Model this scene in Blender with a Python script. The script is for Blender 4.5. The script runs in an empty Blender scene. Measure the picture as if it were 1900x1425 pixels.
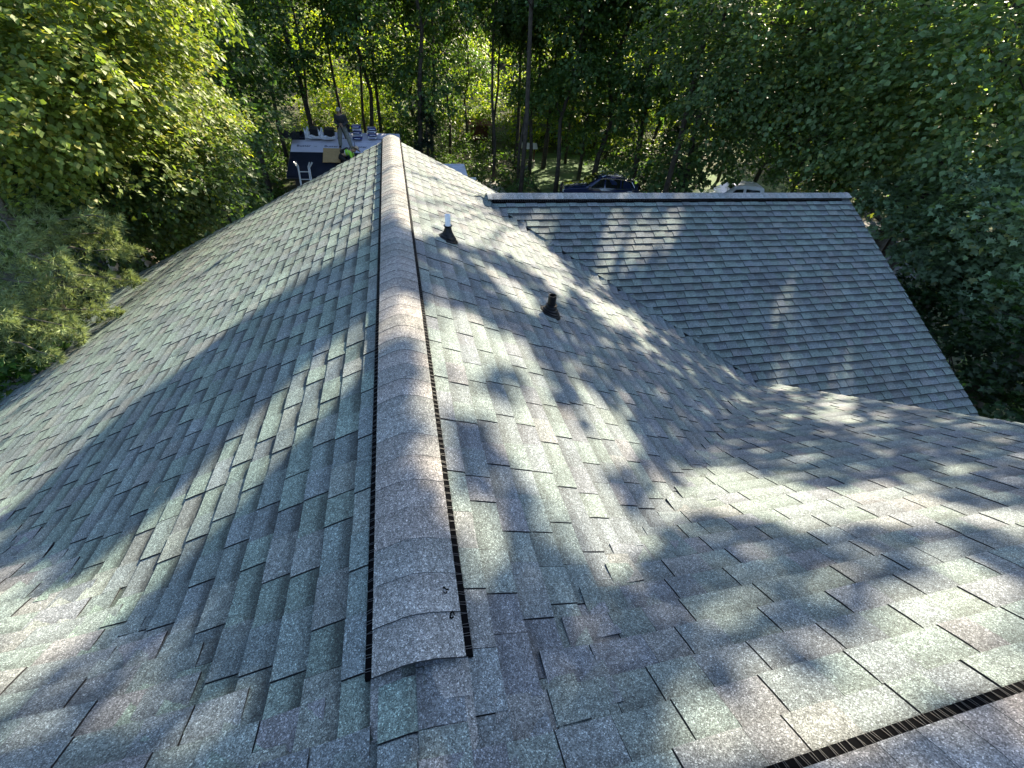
import bpy, bmesh, math, random
import numpy as np
from mathutils import Vector, Matrix

# ------------------------------------------------------------------ camera, world, sun
YAW, PITCH, ROLL, FPX = 0.27537, 0.68375, -0.078697, 787.49
CAM = np.array([0.0838, 0.0, 1.5067])
SL, SR, SN, SW = 0.4862, 0.4734, 0.6141, 0.5312     # slopes (rise/run)
N0, W0 = 0.0433, -4.42                              # near slope z = N0 - SN*y ; wing slope z = W0 + SW*y
RIDGE_END, EAVE_L, N_RAKE, W_RAKE = 8.85, -5.78, 5.42, 8.82
WY, WZ = 7.29, -0.547
GROUND = -6.3
sc = bpy.context.scene
COL = sc.collection

def cam_axes():
    cy, sy = math.cos(YAW), math.sin(YAW)
    f = np.array([sy*math.cos(PITCH), cy*math.cos(PITCH), -math.sin(PITCH)])
    r = np.array([cy, -sy, 0.0]); d = np.cross(f, r)
    cr, sr = math.cos(ROLL), math.sin(ROLL)
    return cr*r+sr*d, -sr*r+cr*d, f
CR, CD, CF = cam_axes()
cam = bpy.data.cameras.new('camera'); camo = bpy.data.objects.new('camera', cam); COL.objects.link(camo)
m = Matrix(((CR[0], -CD[0], -CF[0], CAM[0]), (CR[1], -CD[1], -CF[1], CAM[1]), (CR[2], -CD[2], -CF[2], CAM[2]), (0, 0, 0, 1)))
camo.matrix_world = m
cam.sensor_width = 36; cam.lens = 36*FPX/1900; cam.clip_start = 0.05; cam.clip_end = 2000
sc.camera = camo

SUN_EL, SUN_AZ = math.radians(33), math.radians(42)       # azimuth from +Y towards +X
S = np.array([math.sin(SUN_AZ)*math.cos(SUN_EL), math.cos(SUN_AZ)*math.cos(SUN_EL), math.sin(SUN_EL)])
w = bpy.data.worlds.new('World'); sc.world = w; w.use_nodes = True
nt = w.node_tree; bg = nt.nodes['Background']
sky = nt.nodes.new('ShaderNodeTexSky'); sky.sky_type = 'NISHITA'; sky.sun_disc = False
sky.sun_elevation = SUN_EL; sky.sun_rotation = SUN_AZ
nt.links.new(sky.outputs[0], bg.inputs[0]); bg.inputs[1].default_value = 0.105
sun = bpy.data.lights.new('sun', 'SUN'); suno = bpy.data.objects.new('sun', sun); COL.objects.link(suno)
sun.energy = 5.0; sun.angle = math.radians(0.55); sun.color = (1.0, 0.87, 0.65)
suno.rotation_euler = Vector(S).to_track_quat('Z', 'Y').to_euler()
sc.view_settings.view_transform = 'Standard'; sc.view_settings.look = 'None'
sc.view_settings.exposure = 2.08; sc.view_settings.gamma = 1.0
sc.cycles.max_bounces = 6; sc.cycles.diffuse_bounces = 3; sc.cycles.transmission_bounces = 4
sc.cycles.use_denoising = True

# ------------------------------------------------------------------ helpers
def ray(px, py):
    v = (px-950)/FPX*CR+(py-712.5)/FPX*CD+CF
    return v
def at(px, py, D):
    """world point seen at photo pixel, at horizontal distance D from the eye"""
    v = ray(px, py); return CAM+v*(D/math.hypot(v[0], v[1]))
def proj(P):
    q = P-CAM; a, b, c = q@CR, q@CD, q@CF
    c = np.where(c < 0.05, 0.05, c)
    return 950+FPX*a/c, 712.5+FPX*b/c

def tag(o, label=None, cat=None, group=None, kind=None):
    if label: o['label'] = label
    if cat: o['category'] = cat
    if group: o['group'] = group
    if kind: o['kind'] = kind
    return o
def empty(name, loc=(0, 0, 0), rz=0.0, parent=None):
    o = bpy.data.objects.new(name, None); COL.objects.link(o); o.location = loc; o.rotation_euler = (0, 0, rz)
    o.empty_display_size = 0.2
    if parent: o.parent = parent
    return o
def link(name, me, mats, parent=None, smooth=False):
    o = bpy.data.objects.new(name, me); COL.objects.link(o)
    for mt in (mats if isinstance(mats, (list, tuple)) else [mats]): me.materials.append(mt)
    if smooth: me.shade_smooth()
    if parent: o.parent = parent
    return o
class MB:
    """collects plain geometry for one mesh object"""
    def __init__(s): s.v = []; s.f = []; s.mi = []; s.c = None
    def add(s, vs, fs, mi=0):
        o = len(s.v); s.v += [tuple(p) for p in vs]; s.f += [tuple(i+o for i in f) for f in fs]; s.mi += [mi]*len(fs)
    def box(s, c, size, rot=None, mi=0, taper=1.0):
        hx, hy, hz = [q/2 for q in size]
        vs = [Vector((x*hx*(taper if z > 0 else 1), y*hy*(taper if z > 0 else 1), z*hz)) for z in (-1, 1) for y in (-1, 1) for x in (-1, 1)]
        if rot is not None: vs = [rot @ q for q in vs]
        vs = [q+Vector(c) for q in vs]
        s.add(vs, [(0, 2, 3, 1), (4, 5, 7, 6), (0, 1, 5, 4), (2, 6, 7, 3), (0, 4, 6, 2), (1, 3, 7, 5)], mi)
    def bar(s, a, b, w_, h_, mi=0):
        a, b = Vector(a), Vector(b); d = b-a
        s.box((a+b)/2, (w_, h_, d.length), d.to_track_quat('Z', 'Y').to_matrix(), mi)
    def tube(s, pts, rad, n=8, mi=0, cap=True):
        pts = [Vector(p) for p in pts]; o = len(s.v); k = len(pts)
        if not isinstance(rad, (list, tuple)): rad = [rad]*k
        up = Vector((0, 0, 1)); prev = None
        for i, p in enumerate(pts):
            t = (pts[min(i+1, k-1)]-pts[max(i-1, 0)]).normalized()
            if prev is None:
                a = up.cross(t)
                if a.length < .1: a = Vector((1, 0, 0)).cross(t)
            else: a = prev-t*prev.dot(t)
            a.normalize(); prev = a; b = t.cross(a)
            for j in range(n):
                th = 2*math.pi*j/n; s.v.append(tuple(p+(a*math.cos(th)+b*math.sin(th))*rad[i]))
        for i in range(k-1):
            for j in range(n):
                s.f.append((o+i*n+j, o+i*n+(j+1) % n, o+(i+1)*n+(j+1) % n, o+(i+1)*n+j)); s.mi.append(mi)
        if cap:
            s.f.append(tuple(o+j for j in reversed(range(n)))); s.f.append(tuple(o+(k-1)*n+j for j in range(n))); s.mi += [mi, mi]
    def lathe(s, prof, c=(0, 0, 0), n=20, mi=0):
        o = len(s.v); c = Vector(c)
        for r_, z in prof:
            for j in range(n):
                th = 2*math.pi*j/n; s.v.append((c.x+r_*math.cos(th), c.y+r_*math.sin(th), c.z+z))
        for i in range(len(prof)-1):
            for j in range(n):
                s.f.append((o+i*n+j, o+i*n+(j+1) % n, o+(i+1)*n+(j+1) % n, o+(i+1)*n+j)); s.mi.append(mi)
    def mesh(s, name):
        me = bpy.data.meshes.new(name); me.from_pydata(s.v, [], s.f); me.polygons.foreach_set('material_index', s.mi); me.update(); return me
    def build(s, name, mats, parent=None, smooth=False):
        return link(name, s.mesh(name), mats, parent, smooth)

# ------------------------------------------------------------------ materials
def mat(name): 
    mt = bpy.data.materials.new(name); mt.use_nodes = True; return mt, mt.node_tree, mt.node_tree.nodes['Principled BSDF']
def simple(name, col, rough=0.7, metal=0.0, spec=0.5, noise=0.0, nscale=8.0, bump=0.0, coat=0.0):
    mt, t, b = mat(name)
    b.inputs['Base Color'].default_value = (*col, 1); b.inputs['Roughness'].default_value = rough
    b.inputs['Metallic'].default_value = metal; b.inputs['Specular IOR Level'].default_value = spec
    b.inputs['Coat Weight'].default_value = coat
    if noise or bump:
        tc = t.nodes.new('ShaderNodeTexCoord'); n = t.nodes.new('ShaderNodeTexNoise'); n.inputs['Scale'].default_value = nscale
        n.inputs['Detail'].default_value = 5; t.links.new(tc.outputs['Object'], n.inputs['Vector'])
        if noise:
            mr = t.nodes.new('ShaderNodeMapRange'); mr.inputs[1].default_value = .3; mr.inputs[2].default_value = .7
            mr.inputs[3].default_value = 1-noise; mr.inputs[4].default_value = 1+noise
            t.links.new(n.outputs['Fac'], mr.inputs[0])
            mx = t.nodes.new('ShaderNodeVectorMath'); mx.operation = 'SCALE'; mx.inputs[0].default_value = col
            t.links.new(mr.outputs[0], mx.inputs['Scale']); t.links.new(mx.outputs[0], b.inputs['Base Color'])
        if bump:
            bp = t.nodes.new('ShaderNodeBump'); bp.inputs['Strength'].default_value = bump; bp.inputs['Distance'].default_value = .05
            t.links.new(n.outputs['Fac'], bp.inputs['Height']); t.links.new(bp.outputs[0], b.inputs['Normal'])
    return mt

def shingle_material(name, use_attr=True, base=(.16, .17, .18), stain=0.18):
    mt, t, b = mat(name); L = t.links.new
    b.inputs['Roughness'].default_value = .85; b.inputs['Specular IOR Level'].default_value = .45
    tc = t.nodes.new('ShaderNodeTexCoord')
    if use_attr:
        at_ = t.nodes.new('ShaderNodeAttribute'); at_.attribute_name = 'Col'; src = at_.outputs['Color']
    else:
        rgb = t.nodes.new('ShaderNodeRGB'); rgb.outputs[0].default_value = (*base, 1); src = rgb.outputs[0]
    def vor(scale):
        v = t.nodes.new('ShaderNodeTexVoronoi'); v.inputs['Scale'].default_value = scale; v.inputs['Randomness'].default_value = 1
        L(tc.outputs['Object'], v.inputs['Vector'])
        s_ = t.nodes.new('ShaderNodeSeparateColor'); L(v.outputs['Color'], s_.inputs[0]); return s_
    def ramp(sock, pts):
        r_ = t.nodes.new('ShaderNodeValToRGB'); r_.color_ramp.interpolation = 'LINEAR'
        e = r_.color_ramp.elements
        while len(e) < len(pts): e.new(.5)
        for q, (p, c) in zip(e, pts): q.position = p; q.color = (c, c, c, 1)
        L(sock, r_.inputs[0]); return r_.outputs[0]
    def mul(a, c):
        x = t.nodes.new('ShaderNodeVectorMath'); x.operation = 'MULTIPLY'; L(a, x.inputs[0]); L(c, x.inputs[1]); return x.outputs[0]
    v1 = vor(340.0)
    g = ramp(v1.outputs[0], [(0, .32), (.35, .68), (.72, 1.08), (.93, 1.5), (1.0, 2.8)])
    col = mul(src, g)
    v2 = vor(130.0); col = mul(col, ramp(v2.outputs[1], [(0, .76), (.5, 1.0), (1, 1.28)]))
    v3 = vor(48.0); col = mul(col, ramp(v3.outputs[2], [(0, .88), (1, 1.13)]))
    n = t.nodes.new('ShaderNodeTexNoise'); n.inputs['Scale'].default_value = 2.3; n.inputs['Detail'].default_value = 5; L(tc.outputs['Object'], n.inputs['Vector'])
    col = mul(col, ramp(n.outputs['Fac'], [(.3, 1-stain), (.7, 1+stain)]))
    L(col, b.inputs['Base Color'])
    bp = t.nodes.new('ShaderNodeBump'); bp.inputs['Strength'].default_value = .55; bp.inputs['Distance'].default_value = .0025
    L(v1.outputs[1], bp.inputs['Height']); L(bp.outputs[0], b.inputs['Normal'])
    return mt
M_SH = shingle_material('asphalt_shingle')
M_CAP = shingle_material('ridge_cap_shingle')
M_UNDER = simple('dark_underlap', (.012, .013, .016), .95)
M_VENT = simple('vent_black', (.0025, .0025, .003), .9, spec=.05)
M_CLIP = simple('vent_clip', (.05, .052, .058), .5)
M_RUB = simple('black_rubber', (.005, .005, .006), .45, spec=.25, noise=.3, nscale=40)
M_ABS = simple('black_pipe', (.006, .006, .007), .35, spec=.3)
M_PVC = simple('white_pvc', (.72, .74, .78), .4)
M_LEAD = simple('grey_flashing', (.24, .25, .27), .5, noise=.25, nscale=9)
M_FASCIA = simple('fascia_white', (.55, .55, .53), .6, noise=.1)
M_WALL = simple('siding', (.32, .29, .24), .8, noise=.1)

def leaf_material(name, tr=0.45, rough=.5, warm=(1.25, 1.35, .42)):
    mt, t, b = mat(name); L = t.links.new
    a = t.nodes.new('ShaderNodeAttribute'); a.attribute_name = 'Col'
    L(a.outputs['Color'], b.inputs['Base Color']); b.inputs['Roughness'].default_value = rough; b.inputs['Specular IOR Level'].default_value = .42
    tl = t.nodes.new('ShaderNodeBsdfTranslucent'); mx = t.nodes.new('ShaderNodeMixShader'); mx.inputs[0].default_value = tr
    v = t.nodes.new('ShaderNodeVectorMath'); v.operation = 'MULTIPLY'; v.inputs[1].default_value = warm
    L(a.outputs['Color'], v.inputs[0]); L(v.outputs[0], tl.inputs['Color'])
    out = t.nodes['Material Output']; L(b.outputs[0], mx.inputs[1]); L(tl.outputs[0], mx.inputs[2]); L(mx.outputs[0], out.inputs['Surface'])
    return mt
M_LEAF = leaf_material('leaf'); M_NEEDLE = leaf_material('needle', .25, .6, (1.3, 1.2, .6))
M_BARK = simple('bark', (.052, .044, .037), .95, noise=.45, nscale=6, bump=.8)
M_BARKL = simple('bark_pale', (.13, .115, .095), .95, noise=.4, nscale=6, bump=.6)
def birch_bark():
    mt, t, b = mat('birch_bark'); L = t.links.new
    tc = t.nodes.new('ShaderNodeTexCoord'); mp = t.nodes.new('ShaderNodeMapping'); mp.inputs['Scale'].default_value = (2, 2, 9)
    n = t.nodes.new('ShaderNodeTexNoise'); n.inputs['Scale'].default_value = 1.6; n.inputs['Detail'].default_value = 6
    r_ = t.nodes.new('ShaderNodeValToRGB'); r_.color_ramp.elements[0].position = .44; r_.color_ramp.elements[0].color = (.05, .045, .04, 1)
    r_.color_ramp.elements[1].position = .52; r_.color_ramp.elements[1].color = (.55, .53, .5, 1)
    L(tc.outputs['Object'], mp.inputs[0]); L(mp.outputs[0], n.inputs['Vector']); L(n.outputs['Fac'], r_.inputs[0]); L(r_.outputs[0], b.inputs['Base Color'])
    b.inputs['Roughness'].default_value = .8
    return mt
M_BIRCH = birch_bark()

# ------------------------------------------------------------------ roof surface
def smax(a, b, k): return .5*(a+b+math.sqrt((a-b)**2+k*k))
def smin(a, b, k): return .5*(a+b-math.sqrt((a-b)**2+k*k))
def zR(x, y): return -SR*x
def zL(x, y): return SL*x
def zN(x, y): return N0-SN*y
def zW(x, y): return W0+SW*y
def H(x, y):
    main = smin(-SR*x, SL*x, .02)
    h = smax(main, zN(x, y), .10 if x > 0 else .12)
    if x > 0:
        h = smax(h, min(zW(x, y), WZ-SW*(y-WY)), .03)
    return h
def Hn(x, y):
    """near slope: joins the main slopes over the valleys, level with the ridge on its far side"""
    return smax(smin(-SR*x, SL*x, .02), zN(x, y), .10 if x > 0 else .12)
def H_main(x, y):
    main = smin(-SR*x, SL*x, .02)
    h = smax(main, zN(x, y), .10 if x > 0 else .12)
    if x > 0.9: h = smax(h, min(zW(x, y), WZ-SW*(y-WY)), .03)
    return h

PAL = [((.152, .188, .168), 6), ((.156, .180, .178), 5), ((.150, .160, .172), 3.2), ((.168, .165, .165), 1.8), ((.172, .206, .182), 2.6), ((.184, .188, .176), 1.6), ((.128, .145, .152), 2)]
def pick_col(rng):
    q = rng.uniform(0, sum(p[1] for p in PAL))
    for c, wt in PAL:
        q -= wt
        if q <= 0: break
    j = rng.uniform(.90, 1.10)
    mean = (.157, .178, .174)
    return tuple((m_+(v-m_)*.75)*j*k_ for v, m_, k_ in zip(c, mean, (.93, 1.01, 1.01)))

WIDS = [.17, .21, .15, .19, .23, .14, .18, .20, .16]
def roof_slope(name, seed, hfun, e, g, origin, u0, u1, nv, keep, lift=0.0, EX=0.138, slope=.48, dense=lambda x, y: False, green=1.0, parent=None, band=1.0):
    """courses of laminated shingles. e: unit plan vector along a course, g: plan vector down the slope, origin: top of first course"""
    rng = random.Random(seed)
    hx = EX/math.sqrt(1+slope*slope)
    vs, fs, cols, mis = [], [], [], []
    for k in range(nv):
        va, vb = k*hx, (k+1)*hx
        ci = (k*3) % len(WIDS); u = u0-.05-((k*.147) % .38)-rng.uniform(0, .02); tooth = k % 2 == 0
        wave = rng.uniform(-.002, .002)
        while u < u1:
            wd = WIDS[ci % len(WIDS)]*rng.uniform(.94, 1.06); ci += 1
            ua, ub = u, min(u+wd, u1); u += wd
            if ub-ua < .02: continue
            tooth = not tooth if rng.random() < .9 else tooth
            cu, cv = (ua+ub)/2, (va+vb)/2
            cx_, cy_ = origin[0]+e[0]*cu+g[0]*cv, origin[1]+e[1]*cu+g[1]*cv
            if not keep(cx_, cy_): continue
            col = pick_col(rng); col = (col[0], col[1]*green, col[2])
            raise_ = (.0055 if tooth else 0)+rng.uniform(-.0008, .0012)+lift
            nu = 5 if dense(cx_, cy_) else 2
            rows = 4
            gap = .0030 if tooth else .0006
            base = len(vs); ug = [ua+gap+(ub-ua-2*gap)*i/nu for i in range(nu+1)]
            bow = rng.uniform(-.0015, .0015)
            # v lines: tucked under next course, band end, butt
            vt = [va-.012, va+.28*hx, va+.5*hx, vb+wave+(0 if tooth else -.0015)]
            ct = [.18, .42, .92, 1.02] if not tooth else [.46, .74, 1.02, 1.08]  # printed band plus painted shade below the butt of the course above
            ct = [1-(1-q)*band for q in ct]  # painted shade scaled per slope; the print itself is the same
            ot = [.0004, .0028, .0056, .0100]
            for r_ in range(rows):
                for i, uu in enumerate(ug):
                    vv = vt[r_]+(bow if 0 < i < nu and r_ == rows-1 else 0)
                    x, y = origin[0]+e[0]*uu+g[0]*vv, origin[1]+e[1]*uu+g[1]*vv
                    z = hfun(x, y)
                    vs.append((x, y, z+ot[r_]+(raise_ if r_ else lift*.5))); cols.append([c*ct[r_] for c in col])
            for r_ in range(rows-1):
                for i in range(nu):
                    a = base+r_*(nu+1)+i
                    fs.append((a, a+1, a+nu+2, a+nu+1)); mis.append(0)
            # skirts: butt edge and the two sides
            b2 = len(vs)
            for i in range(nu+1):
                x, y, z = vs[base+(rows-1)*(nu+1)+i]; vs.append((x, y, z-.016)); cols.append([c*.30 for c in col])
            for i in range(nu):
                a = base+(rows-1)*(nu+1)+i; fs.append((a, a+1, b2+i+1, b2+i)); mis.append(1)
            for side in (0, nu):
                b3 = len(vs)
                for r_ in range(rows):
                    x, y, z = vs[base+r_*(nu+1)+side]; vs.append((x, y, z-.016)); cols.append([c*.3 for c in col])
                for r_ in range(rows-1):
                    a = base+r_*(nu+1)+side; c_ = a+nu+1; fs.append((a, c_, b3+r_+1, b3+r_)); mis.append(1)
    me = bpy.data.meshes.new(name); me.from_pydata(vs, [], fs)
    me.polygons.foreach_set('material_index', mis)
    ca = me.color_attributes.new('Col', 'FLOAT_COLOR', 'POINT')
    arr = np.ones((len(vs), 4), dtype=np.float32); arr[:, :3] = np.array(cols); ca.data.foreach_set('color', arr.ravel())
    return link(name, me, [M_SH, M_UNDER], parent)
def cut(o, co, no):
    bm = bmesh.new(); bm.from_mesh(o.data)
    bmesh.ops.bisect_plane(bm, geom=bm.verts[:]+bm.edges[:]+bm.faces[:], plane_co=co, plane_no=no, clear_outer=True)
    bm.to_mesh(o.data); bm.free()

house = tag(empty('house', (0, 0, GROUND)), 'large green-grey shingled house roof with long middle ridge and side wing, filling the view', 'house')
def P(o):
    """parent to the house keeping world coordinates"""
    o.parent = house; o.location = (o.location[0], o.location[1], o.location[2]-GROUND); return o

nr = lambda x: (N0+SR*x)/SN          # plan line of the right near valley
nl = lambda x: (N0-SL*x)/SN          # left near valley (x<0)
wv = lambda x: (-SR*x-W0)/SW         # plan line of wing valley
near = lambda x, y: abs(y-(nr(x) if x > 0 else nl(x))) < .7
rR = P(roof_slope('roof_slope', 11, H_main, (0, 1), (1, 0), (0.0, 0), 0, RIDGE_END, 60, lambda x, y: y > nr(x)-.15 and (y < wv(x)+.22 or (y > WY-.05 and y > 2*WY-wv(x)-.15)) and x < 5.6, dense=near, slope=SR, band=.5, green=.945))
cut(rR, (0, RIDGE_END, 0), (0, 1, 0))
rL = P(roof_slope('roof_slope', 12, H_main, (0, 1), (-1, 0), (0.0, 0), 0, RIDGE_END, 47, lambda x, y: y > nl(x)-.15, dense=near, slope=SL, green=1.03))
cut(rL, (0, RIDGE_END, 0), (0, 1, 0)); cut(rL, (EAVE_L, 0, 0), (-1, 0, 0))
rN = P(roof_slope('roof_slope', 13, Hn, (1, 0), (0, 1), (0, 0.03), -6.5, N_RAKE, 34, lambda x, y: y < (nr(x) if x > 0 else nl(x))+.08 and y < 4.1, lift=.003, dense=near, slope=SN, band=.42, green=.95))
cut(rN, (N_RAKE, 0, 0), (1, 0, 0))
# wing: front slope, cut along the valley line
vd = Vector((1, -SR/SW, 0)).normalized(); vn = Vector((-vd.y, vd.x, 0))     # vn points towards +y,+x (wing side)
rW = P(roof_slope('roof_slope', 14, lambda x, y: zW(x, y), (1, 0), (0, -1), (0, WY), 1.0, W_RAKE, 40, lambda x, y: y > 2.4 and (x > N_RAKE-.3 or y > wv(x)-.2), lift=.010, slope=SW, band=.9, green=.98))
def cut_local(o, fn):
    bm = bmesh.new(); bm.from_mesh(o.data); fn(bm); bm.to_mesh(o.data); bm.free()
def wing_cut(bm):
    # valley cut only matters left of the near gable; faces right of it stay
    left = [f for f in bm.faces if f.calc_center_median().x < N_RAKE+.25]
    geom = list({v for f in left for v in f.verts})+list({e for f in left for e in f.edges})+left
    co = Vector((3.0, wv(3.0), 0))+vn*.11
    bmesh.ops.bisect_plane(bm, geom=geom, plane_co=co, plane_no=-vn, clear_outer=False)
    kill = [f for f in bm.faces if (f.calc_center_median()-co).dot(Vector((vn.x, vn.y, 0))) < 0 and f.calc_center_median().x < N_RAKE+.1]
    bmesh.ops.delete(bm, geom=kill, context='FACES')
cut_local(rW, wing_cut)
cut(rW, (W_RAKE, 0, 0), (1, 0, 0))
# wing: back slope
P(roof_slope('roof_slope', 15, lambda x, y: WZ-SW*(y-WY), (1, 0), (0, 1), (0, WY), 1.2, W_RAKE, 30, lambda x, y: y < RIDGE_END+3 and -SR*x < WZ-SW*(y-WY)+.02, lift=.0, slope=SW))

# solid decks under the shingles
def deck(name, quad, th=.09, mt=M_UNDER, drop=.012):
    b_ = MB(); n = len(quad)
    top = [(x, y, z-drop) for x, y, z in quad]; bot = [(x, y, z-drop-th) for x, y, z in quad]
    b_.add(top+bot, [tuple(range(n)), tuple(reversed(range(n, 2*n)))]+[(i, i+n, (i+1) % n+n, (i+1) % n) for i in range(n)])
    return P(b_.build(name, mt))
def pz(f, pts): return [(x, y, f(x, y)) for x, y in pts]
deck('roof_deck', pz(zL, [(0, .09), (0, RIDGE_END-.02), (EAVE_L+.02, RIDGE_END-.02), (EAVE_L+.02, nl(EAVE_L))]))
deck('roof_deck', pz(zR, [(0, .09), (5.1, nr(5.1)), (5.1, wv(5.1)), (1.30, wv(1.30)), (1.30, WY+.05), (2.9, RIDGE_END-.02), (0, RIDGE_END-.02)]))
deck('roof_deck', pz(zN, [(0, .09), (-6.4, nl(-6.4)), (-6.4, 0), (N_RAKE-.03, 0), (N_RAKE-.03, 3.95), (5.1, 3.95)]))
deck('roof_deck', pz(zW, [(1.35, wv(1.35)), (5.1, wv(5.1)), (5.6, 3.4), (5.6, 2.45), (W_RAKE-.02, 2.45), (W_RAKE-.02, WY-.01), (1.35, WY-.01)]))
deck('roof_deck', pz(lambda x, y: WZ-SW*(y-WY), [(1.3, WY+.01), (W_RAKE-.02, WY+.01), (W_RAKE-.02, 11.6), (7.0, 11.6)]))
# back side of the near ridge
deck('roof_deck', pz(lambda x, y: N0+SN*(y+.12), [(-6.4, -.12), (-6.4, -4), (N_RAKE, -4), (N_RAKE, -.12)]))

# fascia / rake boards
def board(a, b, h=.16, t_=.025, mt=M_FASCIA):
    a, b = Vector(a), Vector(b); d = (b-a); n = Vector((0, 0, 1)).cross(d).normalized()*t_/2
    dz = Vector((0, 0, h)); vs = [a-n, b-n, b+n, a+n]
    b_ = MB(); b_.add([v-dz for v in vs]+vs, [(3, 2, 1, 0), (4, 5, 6, 7), (0, 1, 5, 4), (1, 2, 6, 5), (2, 3, 7, 6), (3, 0, 4, 7)])
    return P(b_.build('fascia_board', mt))
board((EAVE_L-.0, nl(EAVE_L), SL*EAVE_L-.02), (EAVE_L, RIDGE_END, SL*EAVE_L-.02))
board((0, RIDGE_END+.006, -.03), (EAVE_L, RIDGE_END+.006, SL*EAVE_L-.03))
board((W_RAKE+.004, WY, WZ-.03), (W_RAKE+.004, 2.45, zW(0, 2.45)-.03))
board((N_RAKE+.004, 0, N0-.03), (N_RAKE+.004, 3.95, zN(0, 3.95)-.03), mt=M_WALL)
board((5.5, 2.43, zW(0, 2.43)-.02), (W_RAKE, 2.43, zW(0, 2.43)-.02))
# walls under the eaves
def wall(pts, top):
    b_ = MB(); n = len(pts)
    b_.add([(x, y, GROUND) for x, y in pts]+[(x, y, t_) for (x, y), t_ in zip(pts, top)],
           [(i, (i+1) % n, (i+1) % n+n, i+n) for i in range(n)]+[tuple(range(n, 2*n))])
    return P(b_.build('wall', M_WALL))
wall([(-5.4, -4), (0, -4), (0, 8.5), (-5.4, 8.5)], [-3.0, -.4, -.4, -3.0])
wall([(0.01, -3), (5.0, -3), (5.0, 3.6), (0.01, 3.6)], [-2.4]*4)
wall([(1.6, 3.6), (8.6, 3.6), (8.6, 10.4), (1.6, 10.4)], [-2.95]*4)
bg_ = MB(); bg_.add([(8.6, 3.61, -2.9), (8.6, WY, WZ-.3), (8.6, 10.39, -2.9)], [(0, 1, 2)]); P(bg_.build('gable_wall', M_WALL))

# ------------------------------------------------------------------ ridge caps with vents
def ridge_cap(name, p0, p1, slA, slB, seed, side, cent=.034, W_=.143, EX=.138, tint=(1, 1, 1), r0=.05, sag=0):
    """caps lap from p0 (low end, exposed) towards p1. side: plan unit vector of the +s side"""
    rng = random.Random(seed); p0, p1 = Vector(p0), Vector(p1); L_ = (p1-p0).length; d = (p1-p0).normalized(); sd = Vector((*side, 0))
    n = int(L_/EX); b_ = MB(); cols = []
    for k in range(n+1):
        a = k*EX; e = min(a+EX+.02, L_)
        if e-a < .02: continue
        c = rng.choice([(.240, .232, .222), (.224, .228, .220), (.230, .226, .214), (.208, .218, .212), (.248, .234, .220)]); j = rng.uniform(.90, 1.08)
        c = [c[i]*j*tint[i] for i in range(3)]
        ns = 12; base = len(b_.v); lift0 = .0028+rng.uniform(0, .0012)+(.006 if k == 0 else .004 if k == 1 else 0)
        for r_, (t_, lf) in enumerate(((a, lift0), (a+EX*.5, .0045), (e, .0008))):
            for i in range(ns+1):
                s_ = -1+2*i/ns; x = s_*W_
                sl = slA if s_ > 0 else slB
                z = -sl*(math.sqrt(x*x+r0*r0)-r0)+cent+lf
                jig = rng.uniform(-.0015, .0015) if r_ == 0 else 0
                q = p0+d*(t_+jig)+sd*x+Vector((0, 0, z-(.0025*abs(s_)**6)))
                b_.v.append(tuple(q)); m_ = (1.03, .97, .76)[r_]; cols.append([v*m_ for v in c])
        for r_ in range(2):
            for i in range(ns):
                q = base+r_*(ns+1)+i; b_.f.append((q, q+1, q+ns+2, q+ns+1)); b_.mi.append(0)
        b2 = len(b_.v)
        for i in range(ns+1):
            v = b_.v[base+i]; b_.v.append((v[0], v[1], v[2]-(.012 if k < 2 else .0035))); cols.append([.02]*3)
        for i in range(ns): b_.f.append((base+i, base+i+1, b2+i+1, b2+i)); b_.mi.append(1)
        for sd_ in (0, ns):
            b3 = len(b_.v)
            for r_ in range(3):
                v = b_.v[base+r_*(ns+1)+sd_]; b_.v.append((v[0], v[1], v[2]-.006)); cols.append([.03]*3)
            for r_ in range(2): b_.f.append((base+r_*(ns+1)+sd_, base+(r_+1)*(ns+1)+sd_, b3+r_+1, b3+r_)); b_.mi.append(1)
    me = b_.mesh(name); ca = me.color_attributes.new('Col', 'FLOAT_COLOR', 'POINT')
    arr = np.ones((len(b_.v), 4), dtype=np.float32); arr[:, :3] = np.array(cols); ca.data.foreach_set('color', arr.ravel())
    return P(link(name, me, [M_CAP, M_UNDER]))
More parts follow.
